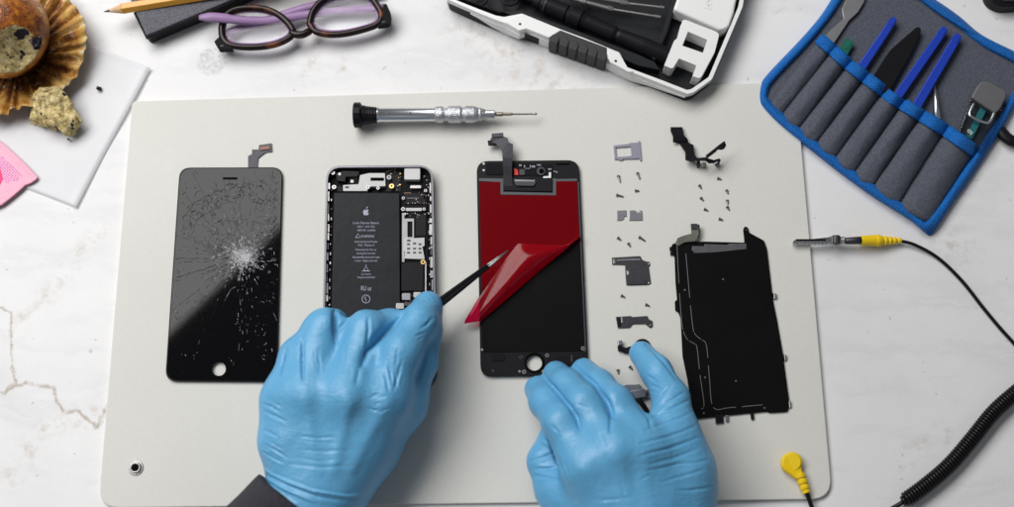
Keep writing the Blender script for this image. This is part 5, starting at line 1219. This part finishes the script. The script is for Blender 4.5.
def band(oo, ii, name, m, z0, z1, closed=True):
    """soft edging: a rounded strip between two outlines"""
    b = bmesh.new(); rows = []; cs = 7
    oo2 = [p for p in catmull([Vector(p) for p in oo+([oo[0]] if closed else [])], 5)]; ii2 = [p for p in catmull([Vector(p) for p in ii+([ii[0]] if closed else [])], 5)]
    for k, (p, q) in enumerate(zip(oo2, ii2)):
        row = []
        wob = .0005*noise.noise(Vector((p.x*.09, p.y*.09, 3)))
        for j in range(cs+1):
            t = j/cs; c = p.lerp(q, t); h = z0+(z1-z0)*math.sin(math.pi*t)**.45+wob; row.append(b.verts.new(P(c.x, c.y, h)))
        rows.append(row)
    for r0, r1 in zip(rows[:-1], rows[1:]):
        for j in range(cs): b.faces.new((r0[j], r1[j], r1[j+1], r0[j+1]))
    o = obj(name, b, m, tp, smooth=True); return o
band(outer, inner, 'blue_edging', M['trim'], .0008, .0078)
# stitch line along the edging
seams = [((820, 37), (769.5, 104)), ((834, 49), (781, 115)), ((849.5, 63), (797.5, 130)), ((866.5, 76), (815.5, 144)), ((884.5, 89.5), (834, 159)), ((903.5, 102.5), (852.5, 175)), ((922.5, 114), (872, 188)), ((946.5, 128.5), (898, 206)), ((976.5, 150), (930, 224))]
bul = [.004, .0065, .007, .0072, .0072, .007, .0072, .0085]
for k in range(8):
    (a0, a1), (b0, b1) = seams[k], seams[k+1]
    def surf(s, t, lift=0):
        p = Vector(a0).lerp(Vector(a1), t); q = Vector(b0).lerp(Vector(b1), t)
        c = p.lerp(q, s)
        h = .0046+bul[k]*(math.sin(math.pi*s)**.75)*(1-.55*t**2)+.0007*noise.noise(Vector((s*3+k*7, t*5, 0)))
        return P(c.x, c.y, h+lift)
    def patch(t0, t1, name, m, lift, nt=16, ns=14, wrap=False):
        b = bmesh.new(); g = []
        for j in range(nt+1):
            t = t0+(t1-t0)*j/nt; g.append([b.verts.new(surf(.012+.976*i/ns, t, lift)) for i in range(ns+1)])
        for r0, r1 in zip(g[:-1], g[1:]):
            for i in range(ns): b.faces.new((r0[i], r0[i+1], r1[i+1], r1[i]))
        dz = Vector((0, 0, -.0011))     # hem thickness at the mouth
        low_ = [b.verts.new(v.co+dz) for v in g[0]]
        for i in range(ns): b.faces.new((g[0][i+1], g[0][i], low_[i], low_[i+1]))
        return obj(name, b, m, tp, smooth=True)
    pk = patch(.05, 1.0, 'pocket', M['pouch'], 0)
    md = pk.modifiers.new('thick', 'SOLIDIFY'); md.thickness = .0006
    pe = patch(-.035, .095, 'pocket_binding', M['trim'], .0008, nt=5); md = pe.modifiers.new('thick', 'SOLIDIFY'); md.thickness = .0012
b = bmesh.new()
for (p, q) in seams[1:8]:
    p, q = Vector(p), Vector(q)
    n = 22
    for i in range(1, n):
        a, c = p.lerp(q, i/n), p.lerp(q, (i+.55)/n); tube(b, [P(a.x, a.y, .0050), P(c.x, c.y, .0050)], .0005, 6)
obj('stitching', b, simple('thread', (0.02, 0.02, 0.03), .8), tp)
b = bmesh.new(); tube(b, catmull([P(1000, 130, .003), P(1006, 137, .004), P(1014, 141, .0045), P(1030, 138, .003)], 5), .0040, 12, flat=.7); obj('elastic_strap', b, M['black'], tp, smooth=True)
# tools in the pouch
def tool(name, pts, z0, z1, m, label, cat, part='shaft', bev=.0006, group=None, extra=()):
    t = thing(name, P(pts[0][0], pts[0][1], z0), label, cat, group)
    obj(part, plate(pts, z0, z1), m, t, bevel=bev, seg=2)
    for (nm, p2, a, c, m2) in extra: obj(nm, plate(p2, a, c), m2, t, bevel=.0002)
    return t
tool('metal_spudger', rnd([(842, 9), (847, -2), (852, -9), (866, -5), (864, 2), (858, 12), (848.8, 20.5), (846, 25), (832, 46), (822.5, 38), (843.6, 18.5)], 1.2, 3), .0055, .0068, simple('brushed_steel', (.36, .36, .37), .42, .9, var=.15, vscale=120), 'flat metal spudger with a widened head in the first pouch pocket', 'spudger', 'blade')
tool('green_pick', rnd([(846.6, 37.5), (854.6, 42.4), (844, 60), (835, 53)], .8, 3), .0058, .0085, M['green_tool'], 'green plastic opening pick barely showing above its pocket', 'opening pick', 'blade', extra=[('ridge', [(848.5, 40.6), (852.4, 43), (848, 50), (844.4, 47.5)], .0085, .0090, M['green_tool'])])
for pts, lab in (([(891, 17), (892.6, 16), (897, 18.6), (897.4, 21), (864, 72), (856, 67.5)], 'blue plastic pry tool between the green pick and the black spudger'), ([(942, 26), (943.4, 25.6), (947.8, 28.4), (948, 31), (900.5, 100), (892.5, 95.5)], 'blue plastic pry tool right beside the black spudger, farther from the green pick'), ([(955, 33), (956.6, 32.6), (961.4, 35.6), (961.6, 38.4), (918.6, 112), (910.4, 107.5)], 'blue plastic pry tool standing nearest the clear plastic case')):
    a0 = pts[0]; tool('pry_tool', pts, .0060, .0100, M['blue_tool'], lab, 'pry tool', 'bar', .0008, 'blue plastic pry tools in the pouch', extra=[('flat_tip', [(pts[1][0]-.6, pts[1][1]+1), (pts[2][0]-.6, pts[2][1]+1), (pts[2][0]-5, pts[2][1]+8), (pts[1][0]-5.5, pts[1][1]+6)], .0100, .0104, M['blue_tool'])])
tool('black_spudger', rnd([(917, 26.5), (921.4, 28), (920.6, 34), (912, 52), (888, 94), (868, 84), (890, 50)], [2, 2, 2, 6, 1, 1, 6], 4), .0058, .0088, M['black_matte'], 'wide black pointed plastic spudger between two blue pry tools', 'spudger', 'blade')
tz_ = thing('steel_pick', P(936, 105, .006), 'thin silver pointed pick next to the third blue pry tool', 'pick'); b = bmesh.new(); lathe(b, P(934.6, 83.5, .0085), P(937, 124, .0095), [(0, .0003), (.4, .0015), (1, .0030)], 12); obj('point', b, M['alu'], tz_, smooth=True)
cs_ = thing('blade_box', P(985, 110, .006), 'clear flat plastic box with grey cap and teal strip in the last pouch pocket', 'plastic box')
obj('clear_body', plate(rnd([(973, 95), (1007, 104), (982, 152), (956, 140)], 2, 3), .0058, .0105), M['clear'], cs_, bevel=.0005)
obj('grey_cap', plate(rnd([(971.5, 97), (978, 85), (983, 80.5), (989, 81), (1005, 90), (1007, 95), (1001, 108), (996, 113), (985, 106)], 2.2, 4), .0056, .0125), simple('cap_grey', (.12, .12, .125), .45, var=.1), cs_, bevel=.0010)
obj('teal_strip', plate([(981, 106), (987, 109), (972, 139), (966.5, 136)], .0070, .0080), simple('teal', (.06, .40, .42), .4), cs_)
b = bmesh.new(); tube(b, catmull([P(974, 103, .0110), P(969.5, 113, .0112), P(972.5, 117.6, .0112), P(985, 122.6, .0112), P(990, 121, .0112), P(994.5, 112, .0110)], 5), .0010, 8); obj('wire_clasp', b, M['alu'], cs_, smooth=True)
b = bmesh.new()
for pts in ([(968.5, 129.5), (971, 131), (969.8, 133), (967.6, 131.6), (968.5, 129.5)], [(972.4, 131.8), (970.4, 135)]): ribbon(b, pts, .0005, .0106, .00008)
obj('printed_number', b, M['white'], cs_)

# dark gadget just entering the frame at the top
gd = thing('black_gadget', P(1008, -6, 0), 'rounded black object partly cut off above the tool roll', 'gadget')
b = bmesh.new(); b2 = rnd([(990, -30), (987, -6), (992, 1.5), (1002, 6.5), (1020, 6), (1040, -4), (1040, -36)], 4, 4); prism(b, LXY(b2, .010), 0, .010); obj('body', b, M['black'], gd, bevel=.003, seg=4)
b = bmesh.new(); prism(b, LXY(rnd([(1000, -22), (998, -3), (1004, 1.5), (1018, 1), (1032, -6), (1032, -26)], 3, 4), .011), .010, .0115); obj('top_pad', b, M['flex_grey'], gd, bevel=.0008)

# ================================================================== LIGHT
W = bpy.data.worlds.new('World'); SC.world = W; W.use_nodes = True
bg = W.node_tree.nodes['Background']; bg.inputs[0].default_value = (0.90, 0.95, 1.0, 1); bg.inputs[1].default_value = 0.115
def area(name, loc, rot, sx, sy, power, col):
    d = bpy.data.lights.new(name, 'AREA'); d.shape = 'RECTANGLE'; d.size = sx; d.size_y = sy; d.energy = power; d.color = col
    o = bpy.data.objects.new(name, d); COL.objects.link(o); o.location = loc; o.rotation_euler = rot; return o
# window-like softbox up and to the left; its near edge ends where the cracked glass stops mirroring it
a = R(46.5); e0 = Vector((-.535, .382, 1.50)); nrm = Vector((-math.sin(a), math.cos(a), 0))
area('softbox', e0+nrm*.625, (0, 0, a), 2.05, 1.25, 62, (1.0, 0.99, 0.98))
area('fill_panel', (0.5, -1.3, 1.3), (R(48), 0, R(20)), 1.2, .8, 1.0, (0.95, 0.97, 1.0))
SC.view_settings.view_transform = 'Standard'; SC.view_settings.look = 'None'; SC.view_settings.exposure = 0; SC.view_settings.gamma = 1
SC.cycles.max_bounces = 8; SC.cycles.transparent_max_bounces = 16
